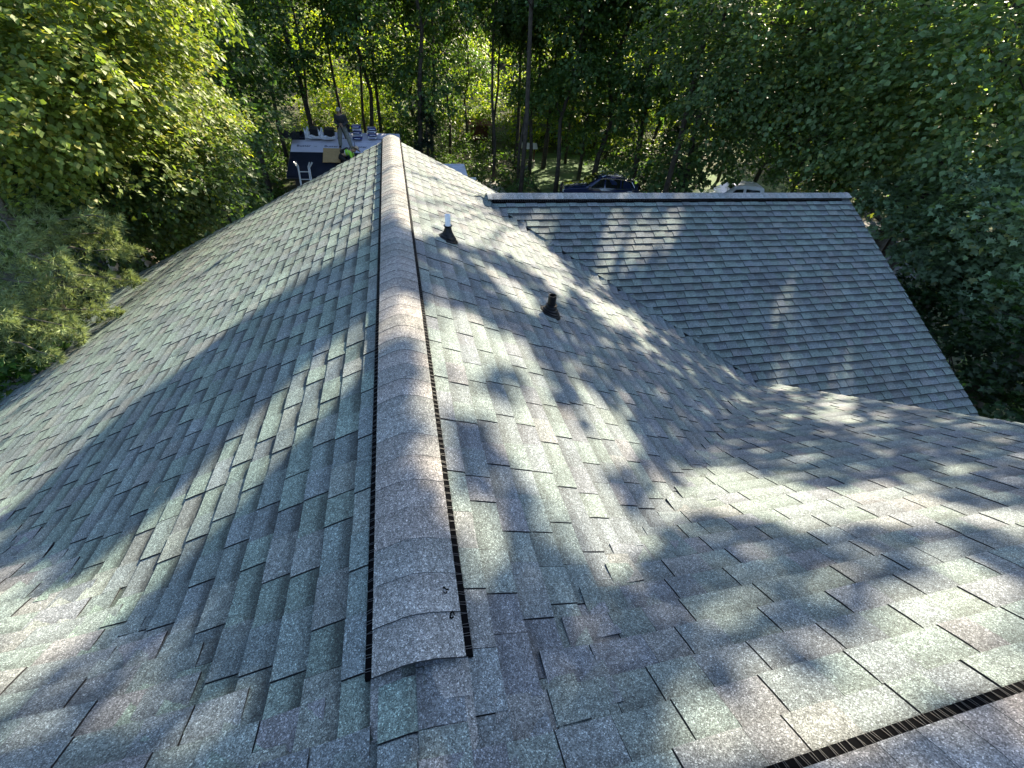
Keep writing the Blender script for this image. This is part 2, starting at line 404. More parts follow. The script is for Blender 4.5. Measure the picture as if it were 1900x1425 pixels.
def ridge_vent(p0, p1, slA, slB, side, W_=.145, out=.022, cent=.034, r0=.05, pitch=.036):
    p0, p1 = Vector(p0), Vector(p1); d = (p1-p0).normalized(); L_ = (p1-p0).length; sd = Vector((*side, 0))
    b_ = MB()
    for s_, sl in ((1, slA), (-1, slB)):
        zt = lambda x: -sl*(math.sqrt(x*x+r0*r0)-r0)+cent
        prof = [(W_-.05, zt(W_-.05)-.009), (W_-.002, zt(W_)-.0085), (W_+out, zt(W_+out)-.012), (W_+out+.002, -sl*(W_+out)+.004), (W_-.05, -sl*(W_-.05)+.004)]
        for q in (p0, p1): 
            for x, z in prof: b_.v.append(tuple(q+sd*(x*s_)+Vector((0, 0, z))))
        o = len(b_.v)-10
        for i in range(5): b_.f.append((o+i, o+(i+1) % 5, o+5+(i+1) % 5, o+5+i)); b_.mi.append(0)
        b_.f.append(tuple(range(o, o+5))); b_.f.append(tuple(range(o+5, o+10))); b_.mi += [0, 0]
        rng = random.Random(5)
        n = int(L_/pitch)
        for k in range(n):
            t_ = (k+.5)*pitch+rng.uniform(-.004, .004)
            for dq in (-.0035, .0035):
                q = p0+d*(t_+dq); a = q+sd*(s_*(W_-.004))+Vector((0, 0, zt(W_)-.003)); c = q+d*rng.uniform(-.004, .006)+sd*(s_*(W_+out+.002))+Vector((0, 0, zt(W_+out)-.008))
                e = c+Vector((0, 0, -.012))+sd*s_*.0015
                b_.bar(a, c, .0010, .0010, 1); b_.bar(c, e, .0010, .0010, 1)
    return P(b_.build('ridge_vent', [M_VENT, M_CLIP]))
ridge_vent((0, .50, 0), (0, RIDGE_END, 0), SR, SL, (1, 0))
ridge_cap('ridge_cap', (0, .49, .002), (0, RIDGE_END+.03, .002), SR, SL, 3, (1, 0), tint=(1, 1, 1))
# low caps continuing under the end of the vented ridge
ridge_cap('ridge_cap', (0, .12, -.022), (0, .56, -.018), SR, SL, 4, (1, 0), W_=.150, r0=.11, cent=.012, tint=(.80, .86, .88))
# wing ridge (caps lap from far right to the left)
ridge_vent((W_RAKE-.22, WY, WZ), (1.52, WY, WZ), SW, SW, (0, -1))
ridge_cap('ridge_cap', (W_RAKE+.02, WY, WZ+.002), (1.45, WY, WZ+.002), SW, SW, 6, (0, -1), tint=(1.15, 1.2, 1.27))
# near ridge at the bottom right
ridge_vent((.55, -.115, N0+.07), (N_RAKE-.2, -.115, N0+.07), SN, SN, (0, 1), pitch=.03)
ridge_cap('ridge_cap', (-.6, -.115, N0+.072), (N_RAKE+.03, -.115, N0+.072), SN, SN, 7, (0, 1), tint=(1.04, 1.02, 1.04))
# torn nail marks on the first cap
rng = random.Random(2)
for (x, y) in ((.100, .70), (.112, .615)):
    nm = MB(); z = -SR*(math.sqrt(x*x+.0025)-.05)+.034+.006; prev = None
    for k in range(7):
        a = k*.95; r_ = rng.uniform(.003, .012); q = (x+math.cos(a)*r_, y+math.sin(a)*r_*1.3, z+rng.uniform(.0, .003))
        if prev: nm.bar(prev, q, .004, .0035)
        prev = q
    P(nm.build('nail_scuff', M_VENT))

# ------------------------------------------------------------------ vent pipes
def vent_pipe(x, y, kind):
    z0 = -SR*x+.012; t_ = empty('vent_pipe', (x, y, z0)); P(t_)
    tilt = math.atan(SR)
    fl = MB()
    # flashing plate lying on the slope, tucked under the courses above it
    for (cx_, lx, ly, th) in ((-.04, .24, .22, .002),):
        fl.box((cx_, 0, .004), (lx, ly, .003), Matrix.Rotation(tilt, 3, 'Y'))
    o = fl.build('flashing', M_RUB if kind == 'black' else M_RUB, t_)
    bt = MB()
    if kind == 'black': prof = [(.112, -.012), (.112, .010), (.106, .016), (.100, .016), (.099, .030), (.088, .036), (.082, .036), (.080, .052), (.068, .060), (.063, .060), (.060, .078), (.055, .086), (.060, .092), (.060, .100), (.046, .104)]
    else: prof = [(.105, -.014), (.10, .010), (.086, .018), (.082, .036), (.066, .050), (.060, .066), (.048, .085), (.040, .11), (.034, .13), (.044, .145), (.048, .152), (.033, .152)]
    n = 28; o_ = 0
    for r_, z in prof:
        for j in range(n):
            th = 2*math.pi*j/n; lean = max(0, 1-max(z, 0)/.10)     # lower rings follow the slope
            wob = 1+(.05*math.sin(5*th+z*60) if kind != 'black' else 0)
            bt.v.append((r_*wob*math.cos(th), r_*wob*math.sin(th), z-SR*r_*math.cos(th)*lean))
    for i in range(len(prof)-1):
        for j in range(n): bt.f.append((i*n+j, i*n+(j+1) % n, (i+1)*n+(j+1) % n, (i+1)*n+j)); bt.mi.append(0)
    bt.build('boot', M_RUB, t_, smooth=False)
    pp = MB(); R_, H_ = (.042, .205) if kind == 'black' else (.030, .262)
    pp.lathe([(R_, -.02), (R_, H_), (R_-.007, H_), (R_-.007, .02)], n=28)
    pp.build('pipe', M_ABS if kind == 'black' else M_PVC, t_, smooth=False)
    return t_
vent_pipe(.535, 4.60, 'white'); vent_pipe(1.47, 3.66, 'black')

# ------------------------------------------------------------------ ground
def structure(o): return tag(o, kind='structure')
def terrain_z(x, y):
    d = math.hypot(x, y)
    r_ = max(0.0, (d-42)/70)
    return GROUND+min(r_, 1.6)**1.3*15+.10*math.sin(x*.7)*math.cos(y*.6)*min(1, max(0, (d-14)/10))
b_ = MB(); NR, NA = 34, 72; rad = [0]+[4*1.13**i for i in range(NR)]
b_.v.append((0, 0, GROUND))
for r_ in rad[1:]:
    for j in range(NA):
        th = 2*math.pi*j/NA; x, y = r_*math.cos(th), r_*math.sin(th); b_.v.append((x, y, terrain_z(x, y)))
for j in range(NA): b_.f.append((0, 1+j, 1+(j+1) % NA)); b_.mi.append(0)
for i in range(NR-1):
    for j in range(NA):
        b_.f.append((1+i*NA+j, 1+(i+1)*NA+j, 1+(i+1)*NA+(j+1) % NA, 1+i*NA+(j+1) % NA)); b_.mi.append(0)
def ground_mat():
    mt, t, b = mat('forest_floor'); L = t.links.new
    tc = t.nodes.new('ShaderNodeTexCoord'); n = t.nodes.new('ShaderNodeTexNoise'); n.inputs['Scale'].default_value = .5; n.inputs['Detail'].default_value = 10; n.inputs['Roughness'].default_value = .7
    r_ = t.nodes.new('ShaderNodeValToRGB'); e = r_.color_ramp.elements; e[0].position = .38; e[0].color = (.035, .028, .018, 1); e[1].position = .62; e[1].color = (.05, .075, .02, 1)
    L(tc.outputs['Object'], n.inputs['Vector']); L(n.outputs['Fac'], r_.inputs[0]); L(r_.outputs[0], b.inputs['Base Color']); b.inputs['Roughness'].default_value = 1
    return mt
structure(b_.build('ground', ground_mat()))
M_LAWN = simple('lawn', (.045, .095, .022), .95, noise=.5, nscale=1.2, bump=.4)
M_ASPH = simple('asphalt_drive', (.10, .10, .10), .9, noise=.2, nscale=5)
M_PALE = simple('pale_path', (.34, .33, .31), .85, noise=.15, nscale=2)
def sheet(name, pts, dz, mt):
    b_ = MB(); b_.add([(x, y, GROUND+dz) for x, y in pts], [tuple(range(len(pts)))]); return structure(b_.build(name, mt))
def gxy(px, py):        # ground point under a photo pixel
    v = ray(px, py); t_ = (GROUND-CAM[2])/v[2]; q = CAM+v*t_; return (q[0], q[1])
sheet('lawn', [(9, 26), (9, 41), (17, 41), (30, 30), (24, 22), (14, 24)], .11, M_LAWN)
sheet('driveway', [(9.5, 20.5), (9.5, 26.5), (17, 27.5), (25, 24), (34, 19), (30, 12), (22, 14), (16, 19)], .115, M_ASPH)
sheet('path', [(5.0, 24), (5.0, 31), (6.6, 31), (6.6, 24)], .12, M_PALE)

# ------------------------------------------------------------------ foliage
rs = np.random.RandomState
KITE = np.array([(0, 0, 0), (.42, .42, .05), (0, 1, -.12), (-.42, .42, .05)]); KITE_F = [(0, 1, 2), (0, 2, 3)]
_ml = [(0, 0), (.10, .22), (.45, .10), (.36, .34), (.62, .62), (.30, .56), (.22, .66), (0, 1.05), (-.22, .66), (-.30, .56), (-.62, .62), (-.36, .34), (-.45, .10), (-.10, .22)]
MAPLE = np.array([(x, y, .10*abs(x)-.16*max(0, y-.5)) for x, y in _ml])
MAPLE_F = [(0, 1, 2, 3), (0, 3, 4, 5), (0, 5, 6, 7), (0, 7, 8, 9), (0, 9, 10, 11), (0, 11, 12, 13)]
def leaf_mesh(name, P_, N_, size, cols, rng, kind='kite', fwd=None):
    """P_ positions (n,3), N_ leaf normals, size (n,), cols (n,3)"""
    T = KITE if kind == 'kite' else MAPLE; F = KITE_F if kind == 'kite' else MAPLE_F
    n, m_ = len(P_), len(T)
    N_ = N_/np.linalg.norm(N_, axis=1, keepdims=True)
    if fwd is None: fwd = rng.normal(size=(n, 3))
    fwd = fwd-N_*(fwd*N_).sum(1, keepdims=True); fwd /= np.linalg.norm(fwd, axis=1, keepdims=True)+1e-9
    rt = np.cross(fwd, N_)
    V = P_[:, None, :]+size[:, None, None]*(T[None, :, 0:1]*rt[:, None, :]+T[None, :, 1:2]*fwd[:, None, :]+T[None, :, 2:3]*N_[:, None, :])
    V = V.reshape(-1, 3)
    k = len(F[0]); nf = len(F); idx = (np.array(F)[None]+np.arange(n)[:, None, None]*m_).reshape(-1)
    me = bpy.data.meshes.new(name); me.vertices.add(n*m_); me.loops.add(len(idx)); me.polygons.add(n*nf)
    me.vertices.foreach_set('co', V.astype(np.float32).ravel()); me.loops.foreach_set('vertex_index', idx.astype(np.int32))
    me.polygons.foreach_set('loop_start', np.arange(0, len(idx), k, dtype=np.int32)); me.update(calc_edges=True)
    ca = me.color_attributes.new('Col', 'FLOAT_COLOR', 'POINT'); arr = np.ones((n*m_, 4), dtype=np.float32)
    arr[:, :3] = np.repeat(cols, m_, axis=0); ca.data.foreach_set('color', arr.ravel())
    return me
def unit(v): return v/(np.linalg.norm(v, axis=-1, keepdims=True)+1e-9)
def sprays(rng, lobes, spray_r=.45, per=26, droop=.35, flat=.10):
    """lobes: (center, radii, n_sprays). Leaves lie in flat drooping sprays near the shell of each lobe"""
    Ps, Ns, Fs, anchors = [], [], [], []
    for c, r_, ns in lobes:
        c = np.array(c, float); r_ = np.array(r_, float)
        d = unit(rng.normal(size=(ns, 3))); rr = rng.uniform(.45, 1.0, size=(ns, 1))**.6
        sc_ = c+d*r_*rr
        out = unit(d*np.array([1, 1, .35])+rng.normal(size=(ns, 3))*.25); out[:, 2] -= droop
        out = unit(out)
        nrm = unit(np.cross(np.cross(out, [0, 0, 1.0]), out)+rng.normal(size=(ns, 3))*.18)
        side = np.cross(out, nrm)
        anchors.append((c, sc_))
        for i in range(ns):
            k = max(4, int(per*rng.uniform(.5, 1.4))); R_ = spray_r*rng.uniform(.6, 1.3)
            a = rng.uniform(-.5, 1, size=(k, 1)); b = rng.uniform(-1, 1, size=(k, 1))*(1-.55*np.abs(a))
            p = sc_[i]+R_*(a*out[i]*1.25+b*side[i]*.8)+nrm[i]*rng.normal(size=(k, 1))*flat*R_-np.array([0, 0, 1])*(a**2)*R_*.28
            Ps.append(p); Ns.append(nrm[i]+rng.normal(size=(k, 3))*.42)
            Fs.append(out[i]+side[i]*b*.9+rng.normal(size=(k, 3))*.35-np.array([0, 0, .35]))
    return np.concatenate(Ps), np.concatenate(Ns), np.concatenate(Fs), anchors
def leaf_cols(rng, n, base, var=.28, yellow=.10):
    c = np.array(base)[None]*np.exp(rng.normal(size=(n, 1))*var)
    y = rng.uniform(size=(n, 1)) < yellow
    return np.where(y, c*np.array([1.7, 1.25, .9]), c)
def limb_pts(rng, a, b, n=5, sag=.0, wob=.08):
    a, b = np.array(a, float), np.array(b, float); L_ = np.linalg.norm(b-a); pts = []
    for i in range(n+1):
        t_ = i/n; p = a+(b-a)*t_; p[2] += math.sin(t_*math.pi)*L_*sag
        if 0 < i < n: p += rng.normal(size=3)*L_*wob*.5
        pts.append(p)
    return pts
def tree_parts(seed, trunk, r0, r1, lobes, leaf=.13, base=(.045, .085, .022), kind='kite', bark=M_BARK, spray_r=.45, per=26, droop=.35, twigs=3, var=.28, yellow=.1, extra_limbs=()):
    rng = rs(seed); tb = MB()
    k = len(trunk); tb.tube(trunk, [r0+(r1-r0)*(i/(k-1))**.8 for i in range(k)], 9)
    tr = np.array([list(p) for p in trunk], float)
    P_, N_, F_, anc = sprays(rng, lobes, spray_r, per, droop)
    lb = MB()
    for c, sc_ in anc:
        zt = c[2]-np.linalg.norm(c[:2]-tr[0][:2])*.35; i = int(np.argmin(np.abs(tr[:, 2]-zt)))
        j = min(i, k-2); a = tr[j]
        rr = max(.02, (r0+(r1-r0)*(j/(k-1)))*.42)
        pts = limb_pts(rng, a, c, 5, .05); tb.tube(pts, [rr*(1-.75*q/5) for q in range(6)], 6)
        for q in rng.choice(len(sc_), min(twigs, len(sc_)), replace=False):
            s0 = pts[rng.randint(2, 6)]; tb.tube(limb_pts(rng, s0, sc_[q], 4, .04), [rr*.30, rr*.25, rr*.2, rr*.13, rr*.07], 4)
    for a, b, r_ in extra_limbs: tb.tube(limb_pts(rng, a, b, 6, .04), [r_*(1-.8*q/6) for q in range(7)], 6)
    n = len(P_)
    cm = leaf_mesh('crown', P_, N_, leaf*rng.uniform(.65, 1.25, size=n), leaf_cols(rng, n, base, var, yellow), rng, kind, F_)
    return tb.mesh('trunk'), cm, bark
def tree(name, label, cat, loc, parts, group=None, rz=0, scale=1.0):
    tm, cm, bark = parts; r_ = tag(empty(name, loc, rz), label, cat, group); r_.scale = (scale,)*3
    if not tm.materials: tm.materials.append(bark); tm.shade_smooth()
    if not cm.materials: cm.materials.append(M_LEAF)
    for nm_, me in (('trunk', tm), ('crown', cm)):
        o = bpy.data.objects.new(nm_, me); COL.objects.link(o); o.parent = r_
    return r_
def rel(base, *pts): return [tuple(np.array(p)-np.array(base)) for p in pts]
def based(px, py, D):
    q = at(px, py, D); return (float(q[0]), float(q[1]), terrain_z(q[0], q[1])-.1)
def lobe(base, px, py, D, r_, ns, sq=.8):
    q = at(px, py, D)-np.array(base); rr = r_ if isinstance(r_, tuple) else (r_, r_, r_*sq)
    return (tuple(q), rr, ns)

# --- the sunlit maple at the left
B = based(-60, 300, 10.5)
F5 = lambda r_: (r_, r_, r_*.50)
lob = [lobe(B, px, py, D, F5(r_), n_) for px, py, D, r_, n_ in [(40, 30, 9, 1.5, 80), (120, 90, 9.5, 1.3, 75), (30, 130, 8.5, 1.2, 70), (190, 150, 10.5, 1.2, 75), (90, 200, 9.5, 1.2, 70), (270, 190, 12, 1.25, 75), (350, 215, 13, 1.0, 50),
       (160, 250, 11, 1.2, 70), (250, 265, 12.5, 1.2, 70), (340, 275, 13.5, 1.0, 50), (20, 255, 9.5, 1.1, 55), (220, 80, 11, 1.1, 55), (-80, 80, 9, 1.6, 60), (120, -60, 9.5, 1.8, 80), (40, -200, 9.5, 2.0, 60), (260, 20, 12, 1.2, 50)]]
tree('maple_tree', 'tall sunlit maple with bright yellow-green leaves filling the upper left corner', 'tree', B,
     tree_parts(21, [(0, 0, 0), (.1, .1, 3), (.3, .1, 6), (.2, .2, 9), (.3, .3, 11.5)], .26, .06, lob, leaf=.078, base=(.16, .215, .055), spray_r=.42, per=88, droop=.42, yellow=.18))
# --- darker maple below it, hanging over the roof edge
B = based(300, 430, 13.5)
lob = [lobe(B, 300, 310, 11.5, 1.15, 100), lobe(B, 340, 370, 12, .8, 60), lobe(B, 220, 360, 11.5, 1.1, 80), lobe(B, 130, 360, 11, 1.1, 70), lobe(B, 270, 420, 12, .7, 40), lobe(B, 60, 330, 11, 1.0, 60), lobe(B, 390, 290, 13, .7, 40), lobe(B, 200, 300, 12.5, 1.2, 60), lobe(B, 320, 220, 13.5, 1.1, 60)]
tree('maple_tree', 'dark green maple drooping over the left roof edge, below the sunlit maple', 'tree', B,
     tree_parts(22, [(0, 0, 0), (-.3, -.2, 2.5), (-.7, -.3, 4.5), (-1.2, -.4, 6.5), (-1.5, -.3, 9)], .24, .07, lob, leaf=.10, base=(.065, .115, .04), spray_r=.42, per=44, droop=.5, bark=M_BARKL))
# --- birch
B = based(215, 505, 11)
top = at(120, 330, 10.8)-np.array(B)
lob = [(tuple(top+np.array((0, 0, .3))), (.9, .9, .8), 30), lobe(B, 160, 400, 10.5, .8, 30)]
tree('birch_tree', 'white-barked birch leaning left behind the sunny pine', 'tree', B,
     tree_parts(23, [(0, 0, 0), tuple(top*.35+np.array((.1, 0, 0))), tuple(top*.7), tuple(top), tuple(top+np.array((-.4, 0, 1.5)))], .12, .05, lob, leaf=.08, base=(.06, .11, .03), per=26, bark=M_BIRCH, spray_r=.35))
# --- pine
def pine(seed, base, boughs, trunk, tuft=.11, name='pine_tree', label='', dens=1.0):
    rng = rs(seed); tb = MB(); tb.tube(trunk, [.09, .07, .05, .03][:len(trunk)], 8); Pn, Nn, Fn, Sn, Cn = [], [], [], [], []
    for c, L_, dirv in boughs:
        c = np.array(c); dirv = unit(np.array(dirv, float)); a = c-dirv*L_*.9
        tb.tube(limb_pts(rng, a, c+dirv*L_, 5, .04, .03), [.022, .018, .014, .010, .007, .004], 5)
        nt_ = int(46*L_*dens)
        for i in range(nt_):
            t_ = rng.uniform(-.7, 1.05); sd = unit(np.cross(dirv, [0, 0, 1.0])); w_ = (1.05-max(t_, -.2))*.55*L_
            q = c+dirv*L_*t_+sd*rng.uniform(-1, 1)*w_+np.array([0, 0, rng.normal()*.06])
            f = unit(dirv*.8+sd*np.sign((q-c)@sd)*.5+np.array([0, 0, .35])+rng.normal(size=3)*.25)
            k = 30; nd = unit(f[None]*.9+rng.normal(size=(k, 3))*.55)
            Pn.append(np.repeat(q[None], k, 0)); Fn.append(nd); Nn.append(rng.normal(size=(k, 3))); Sn.append(np.full(k, tuft)*rng.uniform(.7, 1.15, size=k))
            cc = np.array([.25, .32, .14])*rng.uniform(.6, 1.25); Cn.append(np.repeat(cc[None], k, 0)*rng.uniform(.8, 1.2, size=(k, 1)))
    P_, N_, F_, S_, C_ = map(np.concatenate, (Pn, Nn, Fn, Sn, Cn))
    n = len(P_); F_ = unit(F_); sd = unit(np.cross(F_, N_)); wd = .0060
    V = np.stack([P_-sd*wd, P_+sd*wd, P_+F_*S_[:, None]], 1).reshape(-1, 3)
    me = bpy.data.meshes.new('crown'); me.from_pydata(V.tolist(), [], np.arange(3*n).reshape(-1, 3).tolist())
    ca = me.color_attributes.new('Col', 'FLOAT_COLOR', 'POINT'); arr = np.ones((3*n, 4), dtype=np.float32); arr[:, :3] = np.repeat(C_, 3, 0); ca.data.foreach_set('color', arr.ravel())
    r_ = tag(empty(name, base), label, 'tree'); link('crown', me, M_NEEDLE, r_); tb.build('trunk', M_BARKL, r_, smooth=True); return r_
B = based(-40, 520, 9.0); bo = []
for (px, py, D, L_, dx, dy) in [(90, 410, 8.6, .8, 1, .1), (40, 470, 8.2, .8, .8, -.5), (150, 470, 9, .7, 1, .2), (60, 530, 8.2, .9, 1, -.2), (160, 520, 8.7, .7, 1, 0), (30, 590, 7.9, .9, 1, -.4), (110, 580, 8.2, .8, 1, -.1), (20, 640, 7.8, .7, 1, -.5), (10, 420, 8.4, .8, .6, -.8), (60, 610, 8.0, .7, .9, -.3), (120, 440, 9.2, .6, 1, .3), (-20, 540, 8, .9, .6, -.8)]:
    bo.append((at(px, py, D)-np.array(B), L_, (dx, dy, -.05)))
tp = at(-30, 330, 9.0)-np.array(B)
pine(24, B, bo, [(0, 0, 0), tuple(tp*.5+np.array((.2, 0, 0))), tuple(tp), tuple(tp+np.array((0, 0, 2.0)))], label='sunlit pine with yellowish needle tufts beside the left eave', dens=2.6)
# --- low maple sapling under the left eave
B = based(30, 690, 8.2)
tree('maple_sapling', 'small bright green sapling just below the pine, at the left picture edge', 'sapling', B,
     tree_parts(25, [(0, 0, 0), (0, 0, 1.5), (.1, 0, 2.6)], .05, .02, [lobe(B, 30, 640, 8.2, .5, 40), lobe(B, 5, 690, 8, .5, 30)], leaf=.10, base=(.05, .12, .02), per=20, kind='maple', spray_r=.3))

B = based(120, 640, 9.6)
lob = [lobe(B, px, py, D, (r_, r_, r_*.6), n_) for px, py, D, r_, n_ in [(60, 620, 9.6, .8, 36), (150, 575, 10, .8, 36), (210, 530, 10.6, .7, 30), (10, 670, 9.2, .8, 30), (120, 610, 9.4, .7, 30), (250, 480, 11.4, .7, 26), (-30, 600, 9.4, .9, 26)]]
tree('shrub', 'dark shrub growing in the shade just below the left eave', 'shrub', B,
     tree_parts(26, [(0, 0, 0), (0, 0, 1.0), (.1, 0, 2.2)], .06, .02, lob, leaf=.08, base=(.03, .06, .02), per=34, spray_r=.35))

# --- right side: big-leaved maple close to the wing
B = based(2250, 300, 16)
FL = lambda r_: (r_, r_, r_*.30)
lob = [lobe(B, px, py, D*1.3, FL(r_*1.25), int(n_*1.25)) for px, py, D, r_, n_ in [(1690, 385, 12.5, .75, 34), (1800, 350, 12.5, .95, 46), (1900, 320, 12, 1.0, 46), (1740, 425, 12.2, .8, 38), (1850, 420, 11.5, .95, 46), (1790, 480, 11.8, .75, 36),
       (1900, 480, 11, .95, 44), (1730, 500, 12, .45, 18), (1830, 545, 11.3, .65, 30), (1900, 570, 10.8, .7, 30), (1960, 400, 11, 1.2, 46), (1660, 345, 13, .5, 22), (1980, 530, 11, 1.1, 36)]]
tree('maple_tree', 'big-leaved grey-green maple hanging beside the right gable end of the wing', 'tree', B,
     tree_parts(31, [(0, 0, 0), (-.3, -.2, 3), (-.5, -.3, 6), (-.4, -.2, 9), (-.2, 0, 12)], .28, .08, lob, leaf=.145, base=(.17, .25, .145), spray_r=.42, per=32, droop=.22, kind='maple', yellow=.05))
# --- beech-like mass upper right
B = based(1720, 300, 22)
lob = [lobe(B, px, py, D*1.32, (r_*1.3, r_*1.3, r_*.58), int(n_*1.3)) for px, py, D, r_, n_ in [(1500, 70, 15, 1.8, 75), (1600, 130, 15, 1.8, 80), (1470, 200, 15.5, 1.6, 70), (1580, 255, 15, 1.4, 60), (1700, 215, 14, 1.6, 70), (1770, 90, 14, 1.8, 75), (1880, 130, 13, 1.9, 80),
       (1640, 305, 15.5, 1.0, 45), (1850, 235, 13, 1.6, 60), (1660, 40, 15, 1.8, 60), (1560, 330, 16, .8, 28), (1520, 130, 17, 1.6, 40), (1950, 40, 13, 1.8, 50), (1560, 0, 15.5, 1.5, 50)]]
tree('beech_tree', 'wide spreading tree with layered grey-green boughs filling the upper right', 'tree', B,
     tree_parts(32, [(0, 0, 0), (.1, 0, 3), (-.1, .1, 6), (0, .2, 9), (.3, 0, 13)], .30, .08, lob, leaf=.155, base=(.155, .235, .105), spray_r=.68, per=34, droop=.28, yellow=.14, twigs=5))
B = based(1560, 330, 22)
lob = [lobe(B, 1400, 40, 20, 2.3, 90), lobe(B, 1360, 150, 20, 2.2, 90), lobe(B, 1440, 120, 21, 2, 80), lobe(B, 1400, 210, 21, 1.7, 70), lobe(B, 1300, 60, 22, 2.2, 80), lobe(B, 1520, 290, 20, 1.2, 50), lobe(B, 1350, -60, 21, 2.4, 60)]
tree('maple_tree', 'dense maple standing behind the white pickup truck', 'tree', B,
     tree_parts(33, [(0, 0, 0), (.1, 0, 4), (-.2, .1, 8), (0, .2, 13)], .28, .08, lob, leaf=.15, base=(.095, .155, .06), spray_r=.6, per=34, droop=.3, yellow=.1))
# --- leaning trunk and dark understorey at the right edge
a = at(1790, 735, 12.0); bq = at(1915, 630, 12.6); B = (float(a[0])-.3, float(a[1])-.1, GROUND)
pa, pb = np.array(a)-np.array(B), np.array(bq)-np.array(B)
tree('leaning_tree', 'leaning grey trunk in the dark gap right of the wing eave', 'tree', B,
     tree_parts(34, [(0, 0, 0), tuple(pa*.5), tuple(pa), tuple(pb), tuple(pb+np.array((1.4, .4, 1.4)))], .13, .08, [(tuple(pb+np.array((2.6, .8, 1.9))), (1.0, 1.0, .8), 25)], leaf=.14, base=(.04, .08, .03), bark=M_BARK))

B = based(1905, 640, 13.5)
lob = [lobe(B, px, py, D, (r_, r_, r_*.5), n_) for px, py, D, r_, n_ in [(1760, 600, 13.5, 1.0, 40), (1850, 640, 12.5, 1.0, 40), (1920, 600, 12, 1.2, 40), (1850, 745, 11.5, .9, 36), (1910, 700, 11.5, .9, 36), (1700, 560, 14.5, 1.0, 36), (1960, 760, 11, 1.0, 30)]]
tree('understorey_tree', 'dark low understorey tree in the shade right of the wing eave', 'tree', B,
     tree_parts(35, [(0, 0, 0), (.1, .1, 1.5), (0, .1, 3.0)], .09, .03, lob, leaf=.12, base=(.022, .05, .016), spray_r=.4, per=26, droop=.2, kind='maple', yellow=0))

# --- shared kinds for the woods
rngP = rs(77)
def proto(seed, h, r_, nl, lo, spread, ns, leaf, base, per=30, bark=M_BARK):
    rng = rs(seed); lobes = []
    for i in range(nl):
        z = h*(lo+(1-lo)*(i+.5)/nl); a = i*2.4+rng.uniform(-.4, .4); q = spread*(1-.55*abs((i+.5)/nl-.45)*2)*rng.uniform(.5, .95)
        lobes.append(((q*math.cos(a), q*math.sin(a), z), (spread*.52, spread*.52, spread*.36), ns))
    k = 6; tr_ = [(rng.normal()*.12*i, rng.normal()*.12*i, h*i/k*.98) for i in range(k+1)]
    return tree_parts(seed, tr_, r_, r_*.2, lobes, leaf=leaf, base=base, per=per, spray_r=.65, bark=bark, twigs=4, yellow=.12)
PR = {'tall': proto(51, 17, .19, 9, .30, 3.4, 46, .21, (.07, .135, .045)),
      'slim': proto(52, 14, .17, 7, .38, 2.3, 40, .19, (.075, .14, .046)),
      'bushy': proto(53, 11, .16, 8, .16, 2.9, 52, .19, (.075, .14, .05)),
      'pole': proto(54, 18, .14, 6, .52, 2.6, 44, .21, (.045, .085, .025))}
def spruce_parts(seed, h, R_):
    rng = rs(seed); tb = MB(); tb.tube([(0, 0, 0), (0, 0, h*.5), (0, 0, h)], [.16, .10, .01], 8)
    Pn, Nn, Fn = [], [], []
    for i in range(int(h*13)):
        z = h*(.06+.92*rng.uniform()); rr = R_*(1-z/h)*rng.uniform(.75, 1.1)+.15; a = rng.uniform(0, 6.283); d = np.array([math.cos(a), math.sin(a), -.28])
        tb.tube([(0, 0, z), tuple(np.array([0, 0, z])+d*rr)], [.02, .006], 4)
        k = int(60*rr); t_ = rng.uniform(.15, 1.05, size=(k, 1)); sd = np.array([-math.sin(a), math.cos(a), 0])
        b = rng.uniform(-1, 1, size=(k, 1))*(1.1-t_)*.45*rr; Pn.append(np.array([0, 0, z])+d*rr*t_+sd*b+rng.normal(size=(k, 3))*.05)
        Nn.append(np.array([0, 0, 1])+rng.normal(size=(k, 3))*.5); Fn.append(d+sd*np.sign(b)*.7+rng.normal(size=(k, 3))*.2)
    P_, N_, F_ = map(np.concatenate, (Pn, Nn, Fn)); n = len(P_)
    cm = leaf_mesh('crown', P_, N_, .16*rng.uniform(.7, 1.2, size=n), leaf_cols(rng, n, (.025, .048, .035), .25, 0), rng, 'kite', F_)
    cm.materials.append(M_NEEDLE); return tb.mesh('trunk'), cm, M_BARK
SPR = spruce_parts(61, 7.2, 2.3)
B = based(1245, 330, 33); tree('spruce_tree', 'dark blue-green spruce between the blue car and the white pickup', 'tree', B, SPR)
B = based(795, 300, 30); tree('spruce_tree', 'dark low conifer just right of the far end of the main ridge', 'tree', (B[0], B[1], B[2]-1.0), SPR, rz=1.2, scale=.85)

